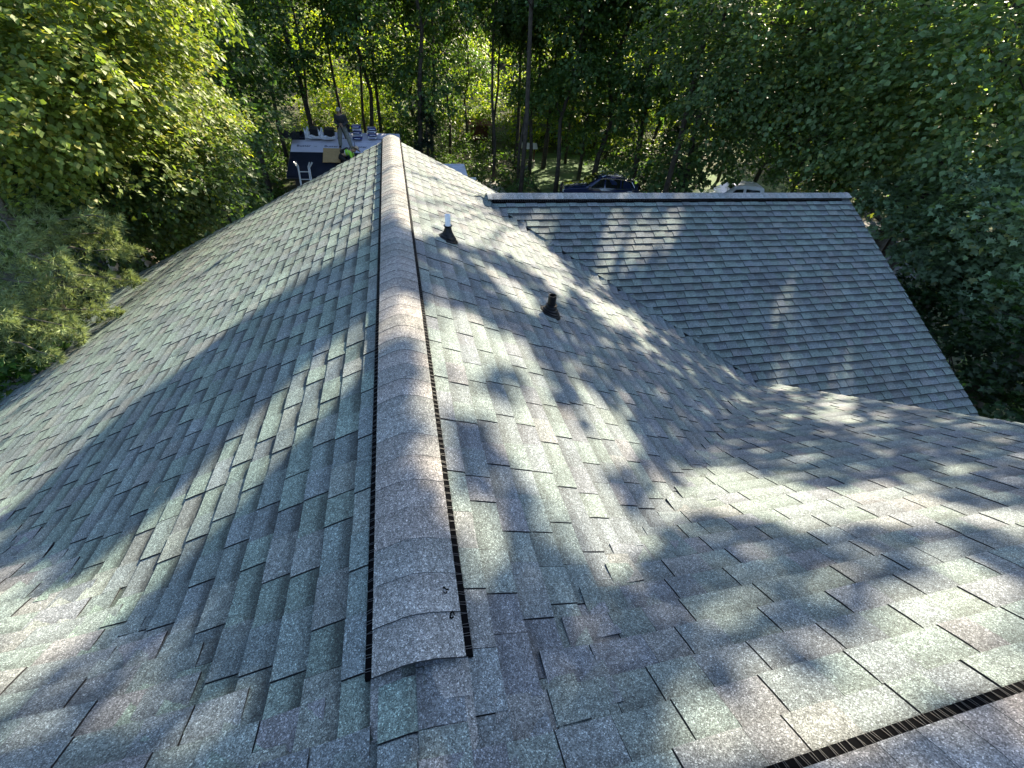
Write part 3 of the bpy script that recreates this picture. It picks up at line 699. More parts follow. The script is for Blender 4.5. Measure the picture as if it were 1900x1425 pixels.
named = [ # px, D, kind, scale, label
 (915, 31, 'pole', .85, 'straight black trunk rising just left of the lawn'),
 (962, 30, 'pole', .8, 'thick dark trunk with blue-grey bark at the centre of the woods'),
 (982, 33, 'slim', .9, 'olive-barked thin trunk beside the stone path'),
 (780, 30, 'tall', .95, 'dark forked trunk left of the sunny gap in the woods'),
 (700, 34, 'slim', 1.0, 'thin crooked trunk in front of the yellow sunlit leaves'),
 (600, 33, 'tall', 1.0, 'broad dark tree behind the standing roofer'),
 (540, 32, 'pole', 1.0, 'tall dark trunk behind the left end of the garage roof'),
 (490, 27, 'slim', .9, 'slanting dark trunk left of the garage'),
 (440, 25, 'tall', .8, 'leafy dark tree above the ladder side of the garage'),
 (1035, 29, 'slim', .95, 'slim trunk standing on the lawn left of the blue car'),
 (1075, 33, 'pole', 1.0, 'bare-stemmed tree above the bonnet of the blue car'),
 (1100, 31, 'bushy', 1.25, 'dense maple above the blue car'),
 (1180, 30, 'tall', 1.0, 'dark trunk behind the tail of the blue car'),
 (1280, 29, 'bushy', 1.3, 'dense green maple left of the pickup'),
 (385, 21, 'bushy', .85, 'shadowed bush-like tree left of the ladder')]
for i, (px, D, kd, s_, lab) in enumerate(named):
    B = based(px, 320, D); tree('broadleaf_tree', lab, 'tree', B, PR[kd], rz=i*1.7, scale=s_)
rng = random.Random(9); placed = []
for i in range(400):
    if len(placed) >= 44: break
    px = rng.uniform(-150, 2050); D = rng.choice([30, 36, 42, 50, 58, 68])*rng.uniform(.9, 1.12)
    if 540 < px < 1400 and D > 40: continue
    if px < 420 or px > 1650: D = max(22, D*.72)
    q = at(px, 200, D)
    if any((q[0]-u)**2+(q[1]-v)**2 < 10 for u, v in placed): continue
    if 24 < D < 44 and 930 < px < 1130: continue
    if D < 35 and 430 < px < 900: continue
    if D < 36 and 1000 < px < 1450: continue
    placed.append((q[0], q[1])); kd = rng.choice(['tall', 'slim', 'pole', 'bushy', 'tall'])
    tree('broadleaf_tree', 'one of the many crowded dark trees deep in the background woods', 'tree', (q[0], q[1], terrain_z(q[0], q[1])-.1), PR[kd], group='trees of the background woods', rz=rng.uniform(0, 6), scale=rng.uniform(.85, 1.2))

for i in range(26):
    px = 560+i*33+rng.uniform(-14, 14); D = rng.uniform(34, 43); q = at(px, 200, D)
    if any((q[0]-u)**2+(q[1]-v)**2 < 4 for u, v in placed): continue
    placed.append((q[0], q[1])); kd = ['pole', 'slim', 'tall', 'pole'][i % 4]
    tree('broadleaf_tree', 'one of the many crowded dark trees deep in the background woods', 'tree', (q[0], q[1], terrain_z(q[0], q[1])-.1), PR[kd], group='trees of the background woods', rz=rng.uniform(0, 6), scale=rng.uniform(.8, 1.05))

# far sunlit wood edge and undergrowth: masses nobody could count
def mass(name, seed, n_clumps, placer, leaf, base, per, spray_r, yellow=.2):
    rng = rs(seed); lobes = [placer(rng) for _ in range(n_clumps)]
    P_, N_, F_, _ = sprays(rng, lobes, spray_r, per, .2); n = len(P_)
    me = leaf_mesh(name, P_, N_, leaf*rng.uniform(.6, 1.3, size=n), leaf_cols(rng, n, base, .3, yellow), rng, 'kite', F_)
    return tag(link(name, me, M_LEAF), kind='stuff')
def far_place(rng):
    a = rng.uniform(-1.25, 1.75); D = rng.uniform(68, 90); x, y = D*math.sin(a), D*math.cos(a); z = terrain_z(x, y)+rng.uniform(0, 9.5)
    return ((x, y, z), (3, 3, 2.4), 11)
mass('distant_woods', 91, 1100, far_place, .42, (.15, .22, .04), 26, 1.2, .3)
def sunny_place(rng):
    px = rng.uniform(560, 1320); D = rng.uniform(42, 54); q = at(px, 200, D); x, y = q[0], q[1]
    z = terrain_z(x, y)+rng.uniform(.5, 7.5); return ((x, y, z), (1.3, 1.3, .9), 8)
mass('sunny_thicket', 93, 300, sunny_place, .20, (.20, .29, .035), 30, .7, .35)
def under_place(rng):
    while True:
        a = rng.uniform(-1.3, 1.8); D = rng.uniform(12, 60); x, y = D*math.sin(a), D*math.cos(a)
        if 9 < x < 32 and 11 < y < 41 and not (D > 40): continue
        if -7 < x < 1.5 and 20 < y < 30: continue
        if -6.5 < x < 10 and y < 12.5: continue
        h = rng.uniform(.2, 1.6); return ((x, y, terrain_z(x, y)+h*.5), (rng.uniform(.6, 1.6), rng.uniform(.6, 1.6), h*.6), 6)
mass('undergrowth', 92, 820, under_place, .17, (.075, .14, .046), 18, .5, .12)

def gap_place(rng):
    while True:
        px = rng.choice([rng.uniform(700, 985), rng.uniform(380, 545)]); D = rng.uniform(22, 46); q = at(px, 300, D); x, y = q[0], q[1]
        if -6.3 < x < 1.6 and y < 32: continue
        if 8.8 < x and y < 42: continue
        if 1.0 < x < 5.2 and y < 23.5: continue
        h = rng.uniform(.4, 2.4); return ((x, y, terrain_z(x, y)+h*.5), (1.0, 1.0, h*.55), 7)
mass('fern_thicket', 94, 230, gap_place, .15, (.06, .115, .03), 22, .5, .15)

# --- tall trees added for shade: unseen crowns shaped to dapple the roof
LIT = [
 [(700, 262), (560, 345), (240, 519), (140, 585), (0, 700), (-200, 800), (-200, 1100), (0, 985), (120, 870), (300, 715), (430, 615), (560, 535), (640, 480), (703, 430)],
 [(700, 565), (600, 640), (470, 760), (300, 930), (150, 1075), (220, 1150), (330, 1090), (480, 930), (600, 800), (700, 700)],
 [(-100, 1070), (110, 1075), (235, 1155), (215, 1215), (90, 1300), (-100, 1350)], [(240, 1240), (420, 1180), (440, 1260), (300, 1330)],
 [(700, 250), (750, 250), (775, 450), (700, 450)], [(710, 560), (800, 560), (825, 760), (840, 930), (850, 1040), (770, 1010), (700, 960), (700, 640)],
 [(740, 250), (905, 340), (1000, 440), (1070, 520), (1040, 560), (1000, 520), (950, 480), (890, 462), (770, 440)],
 [(880, 480), (930, 500), (1000, 560), (1010, 600), (950, 570), (900, 520)], [(1050, 520), (1130, 560), (1210, 610), (1190, 630), (1110, 590)],
 [(800, 560), (870, 570), (960, 620), (1060, 690), (1130, 760), (1190, 850), (1240, 930), (1240, 1010), (1180, 1010), (1120, 930), (1060, 830), (1010, 780), (960, 740), (900, 700), (800, 650)],
 [(810, 680), (900, 720), (960, 780), (1010, 850), (1060, 950), (1100, 1040), (1140, 1110), (1180, 1160), (1110, 1170), (1060, 1040), (1020, 960), (960, 930), (930, 870), (880, 800), (830, 780)],
 [(840, 900), (900, 900), (930, 1000), (960, 1150), (900, 1180), (860, 1100)], [(800, 555), (960, 615), (1130, 755), (1245, 930), (1245, 1015), (1150, 1125), (1060, 1020), (960, 930), (880, 800), (800, 640)], [(1380, 430), (1640, 470), (1820, 770), (1380, 720)], [(1100, 380), (1300, 380), (1220, 520), (1090, 540)], [(1340, 675), (1400, 700), (1385, 720), (1345, 698)], [(1175, 620), (1220, 650), (1200, 675)],
 [(1200, 990), (1250, 900), (1350, 870), (1500, 905), (1650, 900), (1750, 930), (1950, 950), (1950, 1010), (1800, 985), (1700, 1000), (1560, 960), (1500, 1010), (1420, 985), (1330, 960), (1290, 990)],
 [(1640, 1060), (1950, 1030), (1950, 1300), (1650, 1450), (1420, 1480), (1150, 1450), (1180, 1330), (1350, 1270), (1500, 1200), (1560, 1130)],
 [(1430, 862), (1485, 872), (1475, 895), (1430, 885)], [(1610, 880), (1690, 885), (1680, 905), (1620, 900)],
 [(1520, 540), (1580, 540), (1580, 790), (1520, 790)], [(1420, 580), (1490, 580), (1470, 710), (1410, 700)], [(1600, 520), (1650, 560), (1730, 740), (1670, 745), (1600, 600)], [(1555, 440), (1600, 470), (1640, 560), (1590, 540)],
 [(930, 380), (1060, 376), (1045, 430), (1000, 455)], [(1130, 390), (1240, 385), (1170, 480), (1110, 520)]]
DARK = [[(1370, 420), (1420, 420), (1420, 730), (1370, 730)], [(1490, 430), (1525, 430), (1520, 800), (1480, 760)], [(1580, 440), (1610, 440), (1650, 560), (1640, 780), (1590, 780)], [(1400, 400), (1660, 440), (1680, 510), (1400, 520)], [(1420, 620), (1500, 640), (1500, 665), (1420, 650)], [(1530, 600), (1800, 640), (1800, 665), (1530, 625)],
        [(985, 630), (1020, 640), (1085, 760), (1060, 785)], [(1050, 1050), (1100, 1055), (1105, 1190), (1045, 1190)], [(825, 790), (885, 800), (885, 880), (840, 880)], [(925, 920), (985, 930), (1000, 1110), (955, 1110)],
        [(1150, 880), (1205, 880), (1190, 960), (1150, 955)], [(1300, 985), (1350, 975), (1500, 1030), (1480, 1070), (1330, 1030)], [(860, 560), (960, 590), (1000, 640), (900, 610)], [(905, 690), (940, 690), (975, 760), (940, 760)]]
def inside(px, py, poly):
    r_ = np.zeros(len(px), bool); n = len(poly)
    for i in range(n):
        x1, y1 = poly[i]; x2, y2 = poly[(i+1) % n]
        c = ((y1 > py) != (y2 > py)) & (px < (x2-x1)*(py-y1)/(y2-y1+1e-9)+x1); r_ ^= c
    return r_
def roof_heights(x, y):
    main = np.where(x > 0, -SR*x, SL*x); nn = N0-SN*y; h = np.maximum(main, nn)
    wwg = np.minimum(W0+SW*y, WZ-SW*(y-WY)); h = np.where(x > 1.2, np.maximum(h, wwg), h)
    return np.where((x > N_RAKE) & (y < 2.4), -3.5, np.where(x > N_RAKE, np.maximum(wwg, -3.5), h))
rng = rs(5); M_ = 62000
x = rng.uniform(-7.5, 10.5, M_); y = rng.uniform(-1.5, 10.5, M_); z = roof_heights(x, y); Pq = np.stack([x, y, z], 1)
px, py = proj(Pq); lit = np.zeros(M_, bool)
for pl in LIT: lit |= inside(px, py, pl)
for pl in DARK: lit &= ~inside(px, py, pl)
lit |= (x < -5.0) & (y > 1.5)
keep_ = ~lit | (rng.uniform(size=M_) < .002)
Pq = Pq[keep_]; t_ = rng.uniform(12.5, 20, len(Pq)); Q = Pq+S[None]*t_[:, None]
shade = [((6.2, 23.0), 'tall slender tree left of the driveway, its unseen crown shaped to dapple the roof'), ((12.5, 19.5), 'big tree behind the wing, its unseen crown shaped to dapple the roof'), ((18.5, 12.5), 'tall tree right of the driveway, its unseen crown shaped to dapple the roof')]
own = np.argmin(np.stack([(Q[:, 0]-c[0])**2+(Q[:, 1]-c[1])**2 for c, _ in shade]), 0)
for i, (c, lab) in enumerate(shade):
    q = Q[own == i]; B = (c[0], c[1], terrain_z(*c)-.1); q = q-np.array(B); n = len(q)
    me = leaf_mesh('crown', q, S[None]+rng.normal(size=(n, 3))*.8, .18*rng.uniform(.7, 1.3, size=n), leaf_cols(rng, n, (.055, .105, .036)), rng)
    tb = MB(); hh = 12.4; tb.tube([(0, 0, 0), (.1, .1, 5), (-.1, .1, 10), (0, 0, hh)], [.13, .11, .08, .04], 9)
    for j in rng.choice(n, 26, replace=False): tb.tube(limb_pts(rng, (0, 0, max(7, q[j][2]-3)), q[j], 5, .05), [.035, .03, .025, .02, .015, .01], 5)
    tree('shade_tree', lab, 'tree', B, (tb.mesh('trunk'), me, M_BARK))

# ------------------------------------------------------------------ garage being re-roofed
M_NAVY = simple('dark_membrane', (.010, .014, .028), .9, spec=.2, noise=.25, nscale=3)
M_UL = simple('grey_underlayment', (.56, .57, .70), .6, noise=.08, nscale=1.5)
M_SID2 = simple('dark_siding', (.05, .05, .055), .85)
M_INK = simple('print_ink', (.05, .06, .12), .7)
GX0, GX1, GY0, GY1, GZ1, GS = -5.2, .32, 23.9, 28.0, -3.1, .30
gz = lambda y: GZ1-GS*(GY1-y)
gr = tag(empty('garage', ((GX0+GX1)/2, 26.5, GROUND)), 'low garage beyond the ridge with pale printed underlayment on its upper roof', 'garage')
GO = np.array(((GX0+GX1)/2, 26.5, GROUND)); gl_ = lambda p: tuple(np.array(p)-GO)
def slab(name, quad, th, mt, par, org):
    b_ = MB(); n = len(quad); q = [tuple(np.array(p)-org) for p in quad]
    b_.add(q+[(x, y, z-th) for x, y, z in q], [tuple(range(n)), tuple(reversed(range(n, 2*n)))]+[(i, i+n, (i+1) % n+n, (i+1) % n) for i in range(n)])
    return b_.build(name, mt, par)
def yq(x0, x1, y0, y1, dz): return [(x0, y0, gz(y0)+dz), (x1, y0, gz(y0)+dz), (x1, y1, gz(y1)+dz), (x0, y1, gz(y1)+dz)]
slab('roof', yq(GX0, GX1, GY0, GY1, 0), .12, M_NAVY, gr, GO)
slab('roof', [(GX0, GY1+.01, GZ1), (GX1, GY1+.01, GZ1), (GX1, 30.5, GZ1-.75), (GX0, 30.5, GZ1-.75)], .12, M_NAVY, gr, GO)
slab('underlayment', yq(GX0+.0, GX1-.02, 26.02, 27.15, .016), .010, M_UL, gr, GO)
slab('underlayment', yq(GX0+.62, GX1-.02, 27.02, 27.98, .028), .010, M_UL, gr, GO)
b_ = MB(); b_.box((0, .6, 1.0), (GX1-GX0-.5, 5.6, 2.0)); b_.build('wall', M_SID2, gr)
b_ = MB(); b_.bar(gl_((GX0-.012, GY0, gz(GY0)-.07)), gl_((GX0-.012, GY1, GZ1-.07)), .02, .15); b_.bar(gl_((GX0, GY0-.012, gz(GY0)-.07)), gl_((GX1, GY0-.012, gz(GY0)-.07)), .15, .02); b_.build('fascia', M_SID2, gr)
def words(txt, px, y, size):
    cu = bpy.data.curves.new('printed_lettering', 'FONT'); cu.body = txt; cu.size = size; cu.align_x = 'CENTER'; cu.offset = .004; cu.extrude = .001
    tmp = bpy.data.objects.new('tmp_text', cu); me = bpy.data.meshes.new_from_object(tmp); bpy.data.objects.remove(tmp); bpy.data.curves.remove(cu)
    me.materials.clear(); o = link('printed_lettering', me, M_INK, gr)
    v = ray(px, 270); x = CAM[0]+v[0]/v[1]*y
    o.location = gl_((x, y, gz(y)+(.031 if y > 27 else .019))); o.rotation_euler = (math.atan(GS), 0, 0)
for px in (563, 614, 668): words('Buster', px, 26.50, .26)
for px in (568, 640, 700): words('Buster', px, 27.30, .26)
for px in (585, 638, 690): words('--', px, 26.5, .2)
b_ = MB(); b_.box(gl_((-2.1, 26.55, gz(26.55)+.020)), (.03, 1.0, .004), Matrix.Rotation(math.atan(GS), 3, 'X')); b_.build('seam', M_INK, gr)

def gpt(px, y, dz=0):
    v = ray(px, 262); return (CAM[0]+v[0]/v[1]*y, y, gz(y)+dz)
M_WRAP = simple('white_wrapper', (.62, .66, .74), .35, noise=.1, nscale=20)
M_BLUEW = simple('blue_wrapper', (.02, .03, .22), .35)
M_DARKS = simple('black_shingle_edge', (.012, .014, .018), .9, noise=.4, nscale=60)
def bundle(px, y, n, label, wrapped, grp, wid=.46):
    for k in range(n):
        p = gpt(px, y, .03+k*.135); o = tag(empty('shingle_bundle', p, .12*(k % 2)-.04), label[k] if isinstance(label, list) else label, 'bundle', grp)
        me = MB(); bm_ = []
        # soft pillow-like pack, long side along the ridge line
        nx = 9
        for i in range(nx+1):
            t_ = i/nx; q = math.sin(math.pi*min(1, max(0, t_)))**.25; 
            for a in range(10):
                th = 2*math.pi*a/10; cx_, sx_ = math.cos(th), math.sin(th)
                me.v.append(((t_-.5)*wid, .36*np.sign(cx_)*abs(cx_)**.35*(.86+.14*q), .064+.062*np.sign(sx_)*abs(sx_)**.5*(.6+.4*q)))
        for i in range(nx):
            for a in range(10): me.f.append((i*10+a, i*10+(a+1) % 10, (i+1)*10+(a+1) % 10, (i+1)*10+a)); me.mi.append(0)
        me.f.append(tuple(reversed(range(10)))); me.f.append(tuple(range(nx*10, nx*10+10))); me.mi += [0, 0]
        me.build('wrapper', M_BLUEW if (wrapped and k % 2 == (n-1) % 2) else M_WRAP, o, smooth=True)
        b2 = MB()
        b2.box((0, -.365, .07), (.30, .006, .035))
        b2.build('printed_patch', M_WRAP if (k % 2 == (n-1) % 2) else M_BLUEW, o)
ordn = ['bottom', 'second', 'third', 'fourth', 'topmost']
bundle(665, 27.35, 5, [q+' blue and white shingle bundle of the taller stack on the garage ridge' for q in ordn], True, 'taller stack of shingle bundles')
bundle(692, 27.45, 4, [q+' blue and white shingle bundle of the lower stack beside the main ridge tip' for q in ('bottom', 'second', 'third', 'topmost')], True, 'lower stack of shingle bundles')
def open_stack(px, y, lab, flip, wid=.5, h=.40):
    p = gpt(px, y, .03); o = tag(empty('shingle_stack', p, .05*flip), lab, 'stack')
    b_ = MB(); n = 9; r_ = random.Random(int(px))
    for k in range(n): b_.box((r_.uniform(-.012, .012), r_.uniform(-.02, .02), .03+h*(k+.5)/n), (wid*r_.uniform(.96, 1), .9, h/n*.86))
    b_.build('shingles', M_DARKS, o)
    w_ = MB()
    # crumpled torn wrapper at the side and beneath
    def crumple(x0, x1, z0, z1, y0, seed):
        r2 = random.Random(seed); nx, nz = 6, 5; base = len(w_.v)
        for i in range(nx+1):
            for j in range(nz+1): w_.v.append((x0+(x1-x0)*i/nx+r2.uniform(-.015, .015), y0+r2.uniform(-.04, .04), z0+(z1-z0)*j/nz*(1+.25*math.sin(i*1.3))))
        for i in range(nx):
            for j in range(nz): q = base+i*(nz+1)+j; w_.f.append((q, q+nz+1, q+nz+2, q+1)); w_.mi.append(0)
    crumple(-flip*.28, -flip*.52, .02, .46, -.46, 3); crumple(-.3, .3, -.0, .15, -.49, 4)
    w_.build('torn_wrapper', M_WRAP, o); return o
open_stack(589, 27.45, 'opened black shingle stack in torn white wrapper, left on the garage ridge', 1)
open_stack(614, 27.40, 'second opened black shingle stack just left of the standing roofer', 1)
o = tag(empty('roofing_felt', gpt(546, 27.35, .02)), 'crumpled black roofing felt at the left end of the garage ridge', 'felt')
b_ = MB(); r_ = random.Random(8); nx, ny = 8, 8
for i in range(nx+1):
    for j in range(ny+1): b_.v.append((-.42+.84*i/nx+r_.uniform(-.02, .02), -.62+1.1*j/ny, .05+.30*math.sin(math.pi*j/ny)*(.7+.3*math.sin(i*1.7))+r_.uniform(-.02, .03)-GS*(.0)))
for i in range(nx):
    for j in range(ny): q = i*(ny+1)+j; b_.f.append((q, q+ny+1, q+ny+2, q+1)); b_.mi.append(0)
b_.build('felt_sheet', M_DARKS, o)
# cardboard
o = tag(empty('cardboard_sheet', gpt(611, 25.45, .02), -.05), 'brown cardboard sheet lying at the edge of the pale underlayment', 'cardboard')
b_ = MB(); R1 = Matrix.Rotation(math.atan(GS)+.25, 3, 'X'); b_.box((0, 0, .14), (.86, .95, .012), R1); b_.box((.05, -.50, .0), (.80, .16, .012), Matrix.Rotation(1.0, 3, 'X')); b_.build('board', simple('cardboard', (.36, .25, .12), .85, noise=.12), o)

# ladder
B = at(562, 301, 23.5); lad = tag(empty('extension_ladder', (float(B[0]), float(B[1])-1.05, GROUND)), 'silver extension ladder leaning on the dark eave of the garage', 'ladder')
M_AL = simple('aluminium', (.62, .64, .68), .35, metal=.3)
zt = float(B[2])-GROUND; lean = Vector((0, 1.05, 0))
def lp(x, z, dy=0): return (x, 1.05*z/zt+dy, z)
for s_ in (-1, 1):
    b_ = MB(); b_.bar(lp(s_*.25, 0), lp(s_*.25, zt*.93), .035, .075); b_.bar(lp(s_*.25, zt*.93), lp(s_*.40, zt+.0), .035, .06); b_.build('rail', M_AL, lad)
    b_ = MB(); b_.bar(lp(s_*.20, zt*.45, -.08), lp(s_*.205, zt*.94, -.08), .03, .065); b_.bar(lp(s_*.205, zt*.94, -.08), lp(s_*.30, zt+.02, -.08), .03, .05); b_.build('rail', M_AL, lad)
z = .3
while z < zt*.96:
    b_ = MB(); b_.tube([lp(-.27, z), lp(.27, z)], .021, 8); b_.build('rung', M_AL, lad); z += .30

# ------------------------------------------------------------------ people
M_SKIN = simple('skin', (.42, .27, .19), .6); M_JACK = simple('charcoal_clothes', (.030, .033, .040), .85, noise=.25, nscale=14)
M_GREYP = simple('grey_trousers', (.20, .21, .20), .9, noise=.2, nscale=12); M_BLK = simple('black_clothes', (.010, .011, .014), .8)
M_CAP2 = simple('khaki_cap', (.36, .34, .31), .9, noise=.3, nscale=40); M_HIVIS = simple('hi_vis_yellow_green', (.38, .80, .06), .7)
M_REFL = simple('reflective_tape', (.75, .78, .78), .3); M_STRAW = simple('straw', (.55, .42, .30), .85, noise=.15, nscale=50); M_HAIR = simple('dark_hair', (.02, .015, .012), .8)
def skin_body(name, J, E, mt, parent, levels=2, root=0):
    """J: {joint: (pos, rx, ry)}; E: edges"""
    ks = list(J); idx = {k: i for i, k in enumerate(ks)}
    me = bpy.data.meshes.new(name); me.from_pydata([J[k][0] for k in ks], [(idx[a], idx[b]) for a, b in E], [])
    o = link(name, me, mt, parent); md = o.modifiers.new('skin', 'SKIN'); md.use_smooth_shade = True
    for k in ks: me.skin_vertices[0].data[idx[k]].radius = (J[k][1], J[k][2])
    me.skin_vertices[0].data[root].use_root = True
    sb = o.modifiers.new('smooth', 'SUBSURF'); sb.levels = sb.render_levels = levels
    return o
def sub(J, keys, k=1.0, add=0.0): return {q: (J[q][0], J[q][1]*k+add, J[q][2]*k+add) for q in keys}
def hand(parent, wrist, d, palm_n, side=1, s_=1.0):
    """palm with five bent fingers: d along the hand"""
    d = Vector(d).normalized(); n_ = Vector(palm_n); n_ = (n_-d*n_.dot(d)).normalized(); a = d.cross(n_)*side; w_ = Vector(wrist)
    J = {'w': (tuple(w_), .026*s_, .02*s_), 'p': (tuple(w_+d*.05*s_), .036*s_, .016*s_), 'k': (tuple(w_+d*.088*s_), .036*s_, .013*s_)}; E = [('w', 'p'), ('p', 'k')]
    o = skin_body('hand', J, E, M_SKIN, parent, 1)
    b_ = MB()
    for i, (off, L_) in enumerate(((-.030, .062), (-.010, .075), (.010, .070), (.029, .055))):
        p0 = w_+d*.085*s_+a*off*s_; p1 = p0+(d*.8+n_*.35)*L_*.45*s_; p2 = p1+(d*.35+n_*.8)*L_*.35*s_; p3 = p2+(n_-d*.2)*L_*.25*s_
        b_.tube([p0, p1, p2, p3], [.009*s_, .0085*s_, .008*s_, .006*s_], 6)
    p0 = w_+d*.025*s_-a*.03*s_; b_.tube([p0, p0+(d*.5-a*.7+n_*.2)*.035*s_, p0+(d*.8-a*.5+n_*.5)*.065*s_], [.012*s_, .011*s_, .008*s_], 6)
    b_.build('fingers', M_SKIN, o, smooth=True)
def face(parent, c, f, up, r_=.1):
    c, f, up = Vector(c), Vector(f).normalized(), Vector(up).normalized(); s_ = f.cross(up)
    def bit(name, pts, rad, mt): b_ = MB(); b_.tube(pts, rad, 6); b_.build(name, mt, parent, smooth=True)
    bit('nose', [c+f*r_*.86+up*.01, c+f*r_*1.16-up*.022, c+f*r_*.95-up*.035], [.009, .014, .008], M_SKIN)
    for q in (-1, 1):
        bit('ear', [c+s_*q*r_*.78+up*.02, c+s_*q*r_*.92, c+s_*q*r_*.78-up*.03], [.006, .012, .006], M_SKIN)
        bit('eye', [c+f*r_*.88+s_*q*.045+up*.018, c+f*r_*.95+s_*q*.022+up*.018], [.009, .010], M_HAIR)
    bit('mouth', [c+f*r_*.93-s_*.022-up*.055, c+f*r_*.95+s_*.022-up*.055], .006, M_HAIR)
# standing roofer: faces the camera, looks down at what he holds
fy = 26.4; B = (float(gpt(639, fy)[0]), fy, gz(fy)+.02)
pA = tag(empty('person', B, 0), 'standing person in dark jacket, grey trousers and khaki cap on the garage roof', 'person')
J = {'pelvis': ((0, 0, .98), .17, .13), 'waist': ((-.01, .0, 1.12), .155, .12), 'chest': ((-.02, -.05, 1.34), .185, .14), 'shoulders': ((-.02, -.07, 1.49), .13, .10), 'neck': ((-.03, -.10, 1.57), .060, .060),
     'head': ((-.035, -.13, 1.66), .082, .095), 'crown': ((-.04, -.14, 1.77), .070, .080),
     'shL': ((-.20, -.06, 1.46), .072, .07), 'elL': ((-.27, -.06, 1.20), .050, .05), 'wrL': ((-.10, -.30, 1.07), .033, .03),
     'shR': ((.17, -.06, 1.46), .072, .07), 'elR': ((.29, -.06, 1.21), .050, .05), 'wrR': ((.07, -.31, 1.08), .033, .03),
     'hipL': ((-.11, 0, .90), .105, .11), 'knL': ((-.19, -.10, .50), .070, .07), 'anL': ((-.23, .04, .10), .045, .05), 'toL': ((-.27, -.16, .045), .045, .04),
     'hipR': ((.11, 0, .90), .105, .11), 'knR': ((.24, -.12, .44), .070, .07), 'anR': ((.36, -.28, .02), .045, .05), 'toR': ((.42, -.46, -.06), .045, .04)}
E_ = [('pelvis', 'waist'), ('waist', 'chest'), ('chest', 'shoulders'), ('shoulders', 'neck'), ('neck', 'head'), ('head', 'crown'), ('shoulders', 'shL'), ('shL', 'elL'), ('elL', 'wrL'), ('shoulders', 'shR'), ('shR', 'elR'), ('elR', 'wrR'),
      ('pelvis', 'hipL'), ('hipL', 'knL'), ('knL', 'anL'), ('anL', 'toL'), ('pelvis', 'hipR'), ('hipR', 'knR'), ('knR', 'anR'), ('anR', 'toR')]
skin_body('body', J, E_, M_SKIN, pA)
jk = sub(J, ['waist', 'chest', 'shoulders', 'shL', 'elL', 'wrL', 'shR', 'elR', 'wrR'], 1.22, .03)
skin_body('jacket', jk, [e for e in E_ if e[0] in jk and e[1] in jk], M_JACK, pA)
tr = sub(J, ['waist', 'pelvis', 'hipL', 'knL', 'anL', 'hipR', 'knR', 'anR'], 1.2, .028)
skin_body('trousers', tr, [e for e in E_ if e[0] in tr and e[1] in tr], M_GREYP, pA)
for s_ in 'LR': q = sub(J, ['an'+s_, 'to'+s_], 1.1, .014); skin_body('boot', q, [('an'+s_, 'to'+s_)], M_BLK, pA, 1)
b_ = MB(); c = Vector(J['crown'][0]); b_.lathe([(.105, -.055), (.108, -.02), (.098, .04), (.07, .075), (.0, .09)], c, 16); b_.box(c+Vector((0, -.13, -.045)), (.15, .11, .012), Matrix.Rotation(.35, 3, 'X')); b_.build('cap', M_CAP2, pA, smooth=True)
face(pA, J['head'][0], (0, -1, -.45), (0, -.4, 1), .10)
hand(pA, J['wrL'][0], (.85, -.4, -.2), (0, .6, -.5)); hand(pA, J['wrR'][0], (-.85, -.4, -.2), (0, .6, -.5), -1)
b_ = MB(); b_.box((.29, .02, .93), (.16, .16, .34), Matrix.Rotation(.1, 3, 'Y')); b_.build('tool_pouch', M_BLK, pA); b_ = MB(); b_.box((-.20, -.02, .93), (.08, .16, .24)); b_.build('tool_pouch', M_BLK, pA)
b_ = MB(); b_.bar((-.03, -.42, 1.10), (.06, -.40, .78), .05, .04); b_.bar((.06, -.40, .78), (.12, -.36, .50), .035, .03); tag(b_.build('tool_hose', M_BLK), 'black hose hanging from the hands of the standing roofer', 'hose'); bpy.data.objects['tool_hose'].location = B
# crouching roofer, head to the right
fy = 24.9; q = gpt(632, fy); B = (float(q[0]), fy, gz(fy)+.02)
pB = tag(empty('person', B, 0), 'crouching person in bright yellow-green vest and straw hat on the garage roof', 'person')
J = {'pelvis': ((-.10, .0, .42), .16, .14), 'waist': ((.06, .0, .52), .15, .13), 'chest': ((.26, .02, .60), .17, .14), 'shoulders': ((.40, .02, .64), .13, .11), 'neck': ((.49, .0, .66), .06, .06), 'head': ((.58, -.03, .68), .09, .085), 'crown': ((.66, -.05, .73), .078, .075),
     'shL': ((.38, -.17, .58), .07, .07), 'elL': ((.44, -.26, .34), .05, .05), 'wrL': ((.52, -.30, .12), .034, .03), 'shR': ((.38, .19, .58), .07, .07), 'elR': ((.50, .24, .36), .05, .05), 'wrR': ((.60, .20, .18), .034, .03),
     'hipL': ((-.12, -.12, .36), .11, .11), 'knL': ((.16, -.20, .20), .075, .075), 'anL': ((-.22, -.20, .02), .05, .05), 'toL': ((-.40, -.20, -.02), .045, .04),
     'hipR': ((-.12, .12, .36), .11, .11), 'knR': ((.16, .18, .26), .075, .075), 'anR': ((-.24, .18, .08), .05, .05), 'toR': ((-.42, .18, .05), .045, .04)}
skin_body('body', J, E_, M_SKIN, pB)
q = sub(J, ['waist', 'chest', 'shoulders', 'shL', 'elL', 'shR', 'elR'], 1.08, .014); skin_body('vest', q, [e for e in E_ if e[0] in q and e[1] in q], M_HIVIS, pB)
q = sub(J, ['waist', 'pelvis', 'hipL', 'knL', 'anL', 'hipR', 'knR', 'anR'], 1.08, .022); skin_body('trousers', q, [e for e in E_ if e[0] in q and e[1] in q], M_BLK, pB)
for s_ in 'LR': q = sub(J, ['an'+s_, 'to'+s_], 1.1, .014); skin_body('boot', q, [('an'+s_, 'to'+s_)], M_BLK, pB, 1)
b_ = MB()
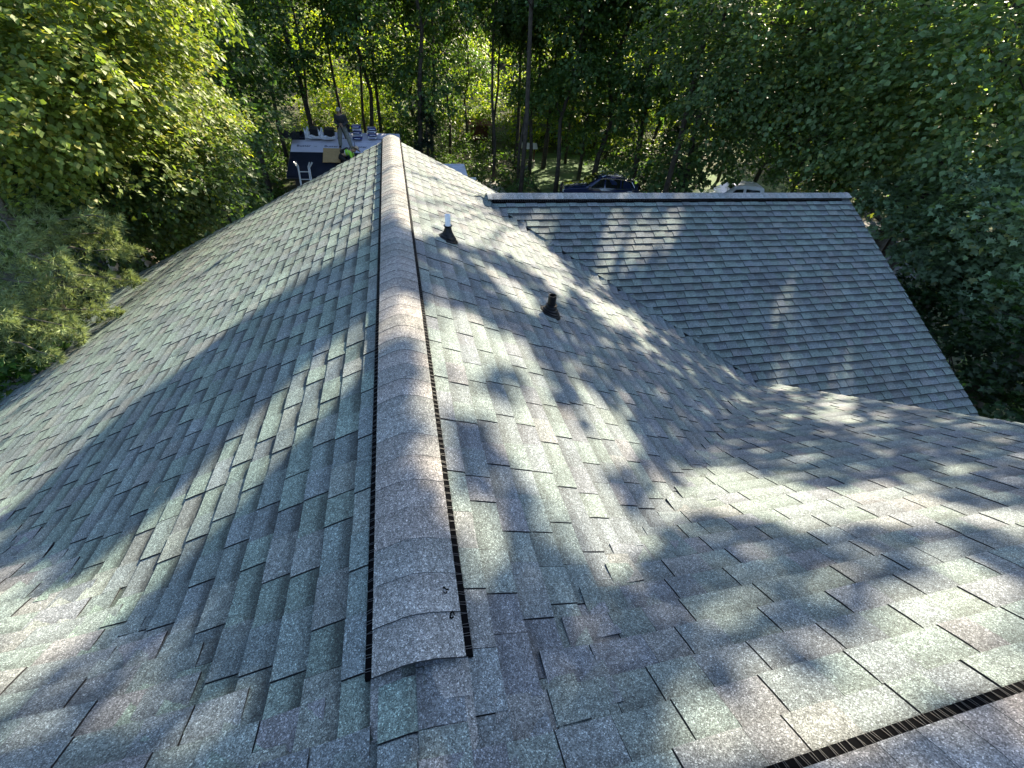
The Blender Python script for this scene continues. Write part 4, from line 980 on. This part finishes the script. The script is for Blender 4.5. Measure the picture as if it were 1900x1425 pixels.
for x0 in (.14, .30):
    ring = [(x0+.02*math.cos(a), .18*math.cos(a), .50+x0*.35+.165*math.sin(a)) for a in [i*math.pi/8 for i in range(17)]]
    b_.tube(ring, .014, 6, cap=False)
b_.build('reflective_band', M_REFL, pB)
b_ = MB(); b_.tube([(.02, -.10, .66), (.20, -.12, .76), (.38, -.13, .74)], .022, 6); b_.tube([(.02, .10, .66), (.20, .12, .76), (.38, .13, .74)], .022, 6); b_.box((.0, 0, .62), (.20, .30, .14), Matrix.Rotation(-.3, 3, 'Y')); b_.build('harness', M_BLK, pB)
b_ = MB(); b_.lathe([(.24, -.01), (.22, .0), (.115, .015), (.112, .05), (.10, .11), (.05, .125), (0, .12)], (0, 0, 0), 20); hob = b_.build('straw_hat', M_STRAW, pB, smooth=True); hob.location = (.68, -.06, .74); hob.rotation_euler = (-.35, .55, 0)
face(pB, J['head'][0], (.45, -.25, -.85), (.85, 0, .5), .09)
hand(pB, J['wrL'][0], (.3, -.1, -1), (1, 0, 0)); hand(pB, J['wrR'][0], (.3, 0, -1), (1, 0, 0), -1)

# ------------------------------------------------------------------ vehicles
M_BLUE = simple('dark_blue_paint', (.014, .022, .075), .12, spec=.6, coat=1.0); M_WHITE = simple('white_paint', (.62, .65, .72), .3, coat=.8)
M_GLASS = simple('dark_glass', (.010, .012, .014), .06, spec=.8); M_CHROME = simple('chrome', (.7, .7, .72), .15, metal=1.0); M_TYRE = simple('tyre', (.015, .015, .016), .9)
M_LAMP = simple('lamp_glass', (.7, .72, .75), .1, coat=1.0); M_TAIL = simple('tail_lamp', (.35, .01, .01), .15, coat=1.0)
def shell(stations, mt, name, par, closed=True):
    """stations: (x, [(half_width, z)...]) with the same number of profile points, from sill to centre top"""
    b_ = MB(); n = len(stations[0][1])
    for x, pr in stations:
        for w_, z in pr: b_.v.append((x, -w_, z))
        for w_, z in reversed(pr): b_.v.append((x, w_, z))
    m_ = 2*n
    for i in range(len(stations)-1):
        for j in range(m_-1): b_.f.append((i*m_+j, (i+1)*m_+j, (i+1)*m_+j+1, i*m_+j+1)); b_.mi.append(0)
    b_.f.append(tuple(range(m_))); b_.f.append(tuple(reversed(range((len(stations)-1)*m_, len(stations)*m_)))); b_.mi += [0, 0]
    o = b_.build(name, mt, par, smooth=True); o.data.set_sharp_from_angle(angle=math.radians(24)); md = o.modifiers.new('bevel', 'BEVEL'); md.width = .025; md.segments = 2; md.limit_method = 'ANGLE'; md.angle_limit = math.radians(35)
    return o
def wheel(par, x, y, r_=.36):
    wd = .12; b_ = MB(); s_ = 1 if y > 0 else -1; w_ = empty('wheel', (x, y, r_), 0, par)
    b_.lathe([(r_*.6, -wd), (r_*.95, -wd), (r_, -wd*.7), (r_, wd*.7), (r_*.95, wd), (r_*.6, wd)], n=24); o = b_.build('tyre', M_TYRE, w_, smooth=True); o.rotation_euler = (math.pi/2, 0, 0)
    b_ = MB(); b_.lathe([(r_*.62, -.09), (r_*.62, .09), (r_*.5, .075), (.05, .10), (0, .10)], n=24)
    for k in range(5): a = k*2*math.pi/5; b_.bar((0, 0, .1), (r_*.58*math.cos(a), r_*.58*math.sin(a), .09), .07, .03)
    o = b_.build('rim', M_CHROME, w_); o.rotation_euler = (-math.pi/2*s_, 0, 0)
def quad_glass(par, pts, name='window', mt=M_GLASS, th=.006):
    b_ = MB(); P4 = [Vector(p) for p in pts]; c = sum(P4, Vector())/len(P4); n_ = (P4[1]-P4[0]).cross(P4[2]-P4[0]).normalized()
    if n_.dot(c-Vector((c.x*.6, 0, .9))) < 0: n_ = -n_
    k = len(P4); b_.add([p+n_*th for p in P4]+[p-n_*.01 for p in P4], [tuple(range(k)), tuple(reversed(range(k, 2*k)))]+[(i, (i+1) % k, (i+1) % k+k, i+k) for i in range(k)]); return b_.build(name, mt, par)
# blue SUV: nose towards -x
q = at(1114, 345, 28.0); suv = tag(empty('parked_car', (float(q[0]), float(q[1]), GROUND+.16), math.radians(-13)), 'dark blue SUV with silver roof rails parked behind the wing ridge', 'car')
ST = []
for x, w_, zb, zbelt, wt, zt_ in [(-2.35, .70, .45, .80, .60, .82), (-2.25, .84, .30, .92, .74, .96), (-1.7, .92, .26, 1.02, .80, 1.08), (-1.15, .94, .26, 1.08, .80, 1.13), (-1.0, .945, .26, 1.10, .78, 1.16), (-.25, .95, .26, 1.10, .66, 1.62), (.3, .95, .26, 1.11, .65, 1.70), (1.1, .95, .26, 1.13, .64, 1.68), (1.75, .94, .28, 1.16, .61, 1.60), (2.05, .92, .34, 1.14, .60, 1.48), (2.32, .84, .42, 1.05, .62, 1.10)]:
    ST.append((x, [(w_*.90, zb), (w_, zb+.14), (w_, (zb+zbelt)/2+.05), (w_*.975, zbelt), (wt+.02, zt_-.06), (wt*.86, zt_), (wt*.4, zt_+.025)]))
shell(ST, M_BLUE, 'body', suv)
for s_ in (-1, 1):
    def sp(x, t_):
        for i in range(len(ST)-1):
            if ST[i][0] <= x <= ST[i+1][0]: a = (x-ST[i][0])/(ST[i+1][0]-ST[i][0]); break
        p = [tuple((1-a)*u+a*v for u, v in zip(A_, B_)) for A_, B_ in ((ST[i][1][3], ST[i+1][1][3]), (ST[i][1][4], ST[i+1][1][4]))]
        return (x, s_*(p[0][0]*(1-t_)+p[1][0]*t_+.003), p[0][1]*(1-t_)+p[1][1]*t_)
    quad_glass(suv, [sp(-.78, .08), sp(.05, .08), sp(.05, .93), sp(-.18, .93)])
    quad_glass(suv, [sp(.13, .08), sp(.98, .08), sp(.98, .92), sp(.13, .93)]); quad_glass(suv, [sp(1.06, .10), sp(1.75, .22), sp(1.60, .82), sp(1.06, .90)])
    b_ = MB(); pts = [sp(x, t_) for x, t_ in ((-.85, .02), (0, .0), (1.0, .02), (1.6, .08), (1.86, .25), (1.66, .90), (1.0, .98), (0, 1.0), (-.2, .98))]; b_.tube([(p[0], p[1]+s_*.008, p[2]) for p in pts], .012, 6); b_.build('window_trim', M_CHROME, suv)
    b_ = MB(); b_.tube([(-.1, s_*.56, 1.66), (.1, s_*.57, 1.75), (1.4, s_*.55, 1.72), (1.6, s_*.54, 1.64)], .020, 6); b_.build('roof_rail', M_CHROME, suv)
    for x in (-.05, .95): b_ = MB(); b_.bar((x, s_*.965, .98), (x+.2, s_*.965, .98), .03, .025); b_.build('door_handle', M_CHROME, suv)
    b_ = MB(); b_.box((-.80, s_*1.03, 1.13), (.14, .20, .14), taper=.8); b_.build('mirror', M_BLUE, suv)
    b_ = MB(); b_.box((-2.18, s_*.66, .84), (.22, .30, .13), Matrix.Rotation(s_*.35, 3, 'Z')); b_.build('headlight', M_LAMP, suv)
    b_ = MB(); b_.box((2.20, s_*.70, 1.00), (.20, .26, .16), Matrix.Rotation(-s_*.3, 3, 'Z')); b_.build('tail_light', M_TAIL, suv)
    for x in (-1.45, 1.38): wheel(suv, x, s_*.86)
quad_glass(suv, [(-.93, -.70, 1.20), (-.93, .70, 1.20), (-.30, .58, 1.60), (-.30, -.58, 1.60)], 'windshield', th=.03)
quad_glass(suv, [(2.10, -.55, 1.40), (2.10, .55, 1.40), (2.32, .6, 1.14), (2.32, -.6, 1.14)], 'rear_window', th=.03)
b_ = MB(); [b_.box((-2.36, 0, .52+.07*k), (.04, 1.0, .035)) for k in range(4)]; b_.build('grille', M_CHROME, suv)
# white pickup
q = at(1372, 352, 30.0); trk = tag(empty('pickup_truck', (float(q[0]), float(q[1]), GROUND+.12), math.radians(-16)), 'white crew-cab pickup truck parked behind the right part of the wing ridge', 'pickup')
ST = []
for x, w_, zb, zbelt, wt, zt_ in [(-2.75, .80, .55, 1.00, .72, 1.04), (-2.6, .95, .45, 1.12, .82, 1.18), (-1.45, .99, .42, 1.22, .84, 1.27), (-1.30, .99, .42, 1.24, .80, 1.30), (-.60, 1.0, .42, 1.26, .70, 1.84), (0, 1.0, .42, 1.26, .69, 1.92), (.98, 1.0, .42, 1.26, .69, 1.90), (1.08, .99, .42, 1.26, .74, 1.84)]:
    ST.append((x, [(w_*.92, zb), (w_, zb+.14), (w_, (zb+zbelt)/2+.05), (w_*.98, zbelt), (wt+.02, zt_-.07), (wt*.88, zt_), (wt*.4, zt_+.02)]))
shell(ST, M_WHITE, 'cab', trk)
b_ = MB()
for s_ in (-1, 1): b_.box((2.05, s_*.96, .90), (1.95, .07, .78))
b_.box((3.0, 0, .90), (.07, 1.9, .78)); b_.box((2.05, 0, .60), (1.95, 1.86, .06)); b_.build('cargo_bed', M_WHITE, trk)
for s_ in (-1, 1):
    quad_glass(trk, [sp(-1.05, .10), sp(-.12, .10), sp(-.12, .88), sp(-.52, .88)]) if False else None
    def sp2(x, t_):
        for i in range(len(ST)-1):
            if ST[i][0] <= x <= ST[i+1][0]: a = (x-ST[i][0])/(ST[i+1][0]-ST[i][0]); break
        p = [tuple((1-a)*u+a*v for u, v in zip(A_, B_)) for A_, B_ in ((ST[i][1][3], ST[i+1][1][3]), (ST[i][1][4], ST[i+1][1][4]))]
        return (x, s_*(p[0][0]*(1-t_)+p[1][0]*t_+.004), p[0][1]*(1-t_)+p[1][1]*t_)
    quad_glass(trk, [sp2(-1.0, .10), sp2(-.10, .10), sp2(-.10, .86), sp2(-.52, .86)]); quad_glass(trk, [sp2(.06, .10), sp2(.88, .10), sp2(.84, .86), sp2(.06, .86)])
    b_ = MB(); b_.box((-1.0, s_*1.10, 1.30), (.13, .22, .22), taper=.85); b_.build('mirror', M_BLK, trk)
    b_ = MB(); b_.box((-2.68, s_*.78, .98), (.18, .28, .20)); b_.build('headlight', M_LAMP, trk)
    for x in (-1.95, 1.95): wheel(trk, x, s_*.90, .40)
quad_glass(trk, [(-1.22, -.72, 1.34), (-1.22, .72, 1.34), (-.64, .60, 1.80), (-.64, -.60, 1.80)], 'windshield', th=.03)

# ------------------------------------------------------------------ small structures beyond
M_METAL = simple('grey_metal_roof', (.42, .46, .58), .45, noise=.2, nscale=4, bump=.2); M_BROWN = simple('red_brown_boards', (.10, .035, .02), .85, noise=.2); M_STONE = simple('stone', (.25, .25, .24), .9, noise=.3)
M_HOUSE = simple('grey_siding', (.10, .11, .13), .85, noise=.08); M_TRIM = simple('white_trim', (.6, .6, .58), .6); M_ROOFD = simple('dark_roof', (.05, .05, .055), .9, noise=.2)
c4 = [at(770, 304, 21.5), at(861, 304, 21.5), at(868, 328, 19.6), at(770, 328, 19.6)]
sh = tag(empty('shed', tuple(np.array([float(c4[1][0])-1, 20.5, GROUND]))), 'small shed with pale grey metal roof just right of the main ridge', 'shed'); SO = np.array([float(c4[1][0])-1, 20.5, GROUND])
slab('roof', [tuple(p) for p in (c4[3], c4[2], c4[1], c4[0])], .06, M_METAL, sh, SO)
x0, x1, ya, yb = c4[0][0]+.1, c4[2][0]-.12, c4[2][1]+.15, c4[1][1]-.1
b_ = MB(); b_.box(((x0+x1)/2-SO[0], (ya+yb)/2-SO[1], (c4[2][2]-.12-GROUND)/2), (x1-x0, yb-ya, c4[2][2]-.12-GROUND)); b_.build('wall', M_SID2, sh)
b_ = MB(); b_.bar(tuple(c4[3]-SO+np.array((0, -.05, -.07))), tuple(c4[2]-SO+np.array((.35, -.05, -.07))), .09, .10); b_.build('gutter', M_TRIM, sh)
def hut(name, lab, cat, px, D, w_, d_, h, rh, mw, mr, rz=0.0, windows=()):
    q = at(px, 320, D); B = (float(q[0]), float(q[1]), terrain_z(q[0], q[1])); o = tag(empty(name, B, rz), lab, cat)
    b_ = MB(); b_.box((0, 0, h/2), (w_, d_, h)); b_.build('wall', mw, o)
    b_ = MB(); e = .35; b_.add([(-w_/2-e, -d_/2-e, h-.1), (w_/2+e, -d_/2-e, h-.1), (w_/2+e, d_/2+e, h-.1), (-w_/2-e, d_/2+e, h-.1), (-w_/2-e, 0, h+rh), (w_/2+e, 0, h+rh)], [(0, 1, 5, 4), (2, 3, 4, 5), (1, 2, 5), (3, 0, 4), (3, 2, 1, 0)]); b_.build('roof', mr, o)
    for (x, z, ww, hh) in windows:
        b_ = MB(); b_.box((x, -d_/2-.02, z), (ww+.16, .06, hh+.16)); f_ = b_.build('window', M_TRIM, o)
        b_ = MB(); b_.box((x, -d_/2-.06, z), (ww, .02, hh)); b_.build('pane', M_GLASS, f_)
    return o
hut('brown_shed', 'small red-brown shed between dark trunks beyond the ridge', 'shed', 888, 45, 1.4, 1.4, 1.4, .3, M_BROWN, M_BROWN)
hs = hut('neighbour_house', 'dark grey neighbouring house half hidden behind the trees above the lawn', 'house', 1035, 50, 10, 7, 3.6, 1.9, M_HOUSE, M_ROOFD, rz=-.25, windows=[(-3.5, 2.2, 1.2, 1.1), (-1, 2.2, 1.2, 1.1), (2.5, 2.2, 1.2, 1.1)])
b_ = MB()   # deck stairs
for k in range(10): b_.box((-.2+k*.30, -5.6, 2.5-k*.25), (.32, 1.1, .06))
b_.bar((-.5, -6.15, 3.5), (2.9, -6.15, .95), .06, .12); b_.bar((-.5, -6.15, 2.6), (2.9, -6.15, .05), .06, .22)
b_.build('stairs', M_TRIM, hs)
q = at(992, 222, 47); o = tag(empty('tarpaulin', tuple(float(v) for v in q)), 'light blue tarpaulin glimpsed between leaves above the lawn', 'tarpaulin'); b_ = MB(); 
for i in range(6): b_.box((-.75+.3*i, .1*math.sin(i), .03*math.cos(i*2)), (.31, .9, .02), Matrix.Rotation(.35, 3, 'X'))
b_.build('sheet', simple('blue_tarp', (.08, .35, .8), .5), o)
q = at(977, 328, 36); o = tag(empty('garden_well', (float(q[0]), float(q[1]), terrain_z(q[0], q[1]))), 'small garden well with pale little roof on the stone pad', 'well')
b_ = MB(); b_.lathe([(.55, 0), (.55, .6), (.45, .6), (.45, 0)], n=14); b_.build('wall', M_STONE, o); b_ = MB()
for x in (-.45, .45): b_.bar((x, 0, 0), (x, 0, 1.5), .08, .08)
b_.build('posts', M_BROWN, o); b_ = MB(); b_.add([(-.6, -.4, 1.45), (.6, -.4, 1.45), (.6, .4, 1.45), (-.6, .4, 1.45), (-.6, 0, 1.8), (.6, 0, 1.8)], [(0, 1, 5, 4), (2, 3, 4, 5), (1, 2, 5), (3, 0, 4), (3, 2, 1, 0)]); b_.build('roof', M_TRIM, o)

# ------------------------------------------------------------------ bits on the roof
def on_roof(px, py):
    v = ray(px, py); lo, hi = .3, 30.0
    for t_ in np.arange(.3, 30, .02):
        p = CAM+v*t_
        if p[2] < H(p[0], p[1])+.014: return p
    return CAM+v*2
M_STRAWBIT = simple('dry_straw', (.50, .42, .28), .8)
for px, py, L_, a0, lab in [(1015, 1326, .05, .2, 'short curved straw on the shingles right of the ridge end'), (292, 908, .05, 1.2, 'pale curled straw on the left slope'), (1262, 986, .035, 2.0, 'tiny dry twig in the right valley')]:
    p = on_roof(px, py); b_ = MB(); d = Vector((math.cos(a0), math.sin(a0), 0))
    b_.tube([Vector((0, 0, 0))-d*L_*.5, Vector((0, .006, .004)), d*L_*.5], [.0012, .0012, .0008], 5); o = tag(b_.build('straw', M_STRAWBIT), lab, 'straw'); o.location = tuple(p)
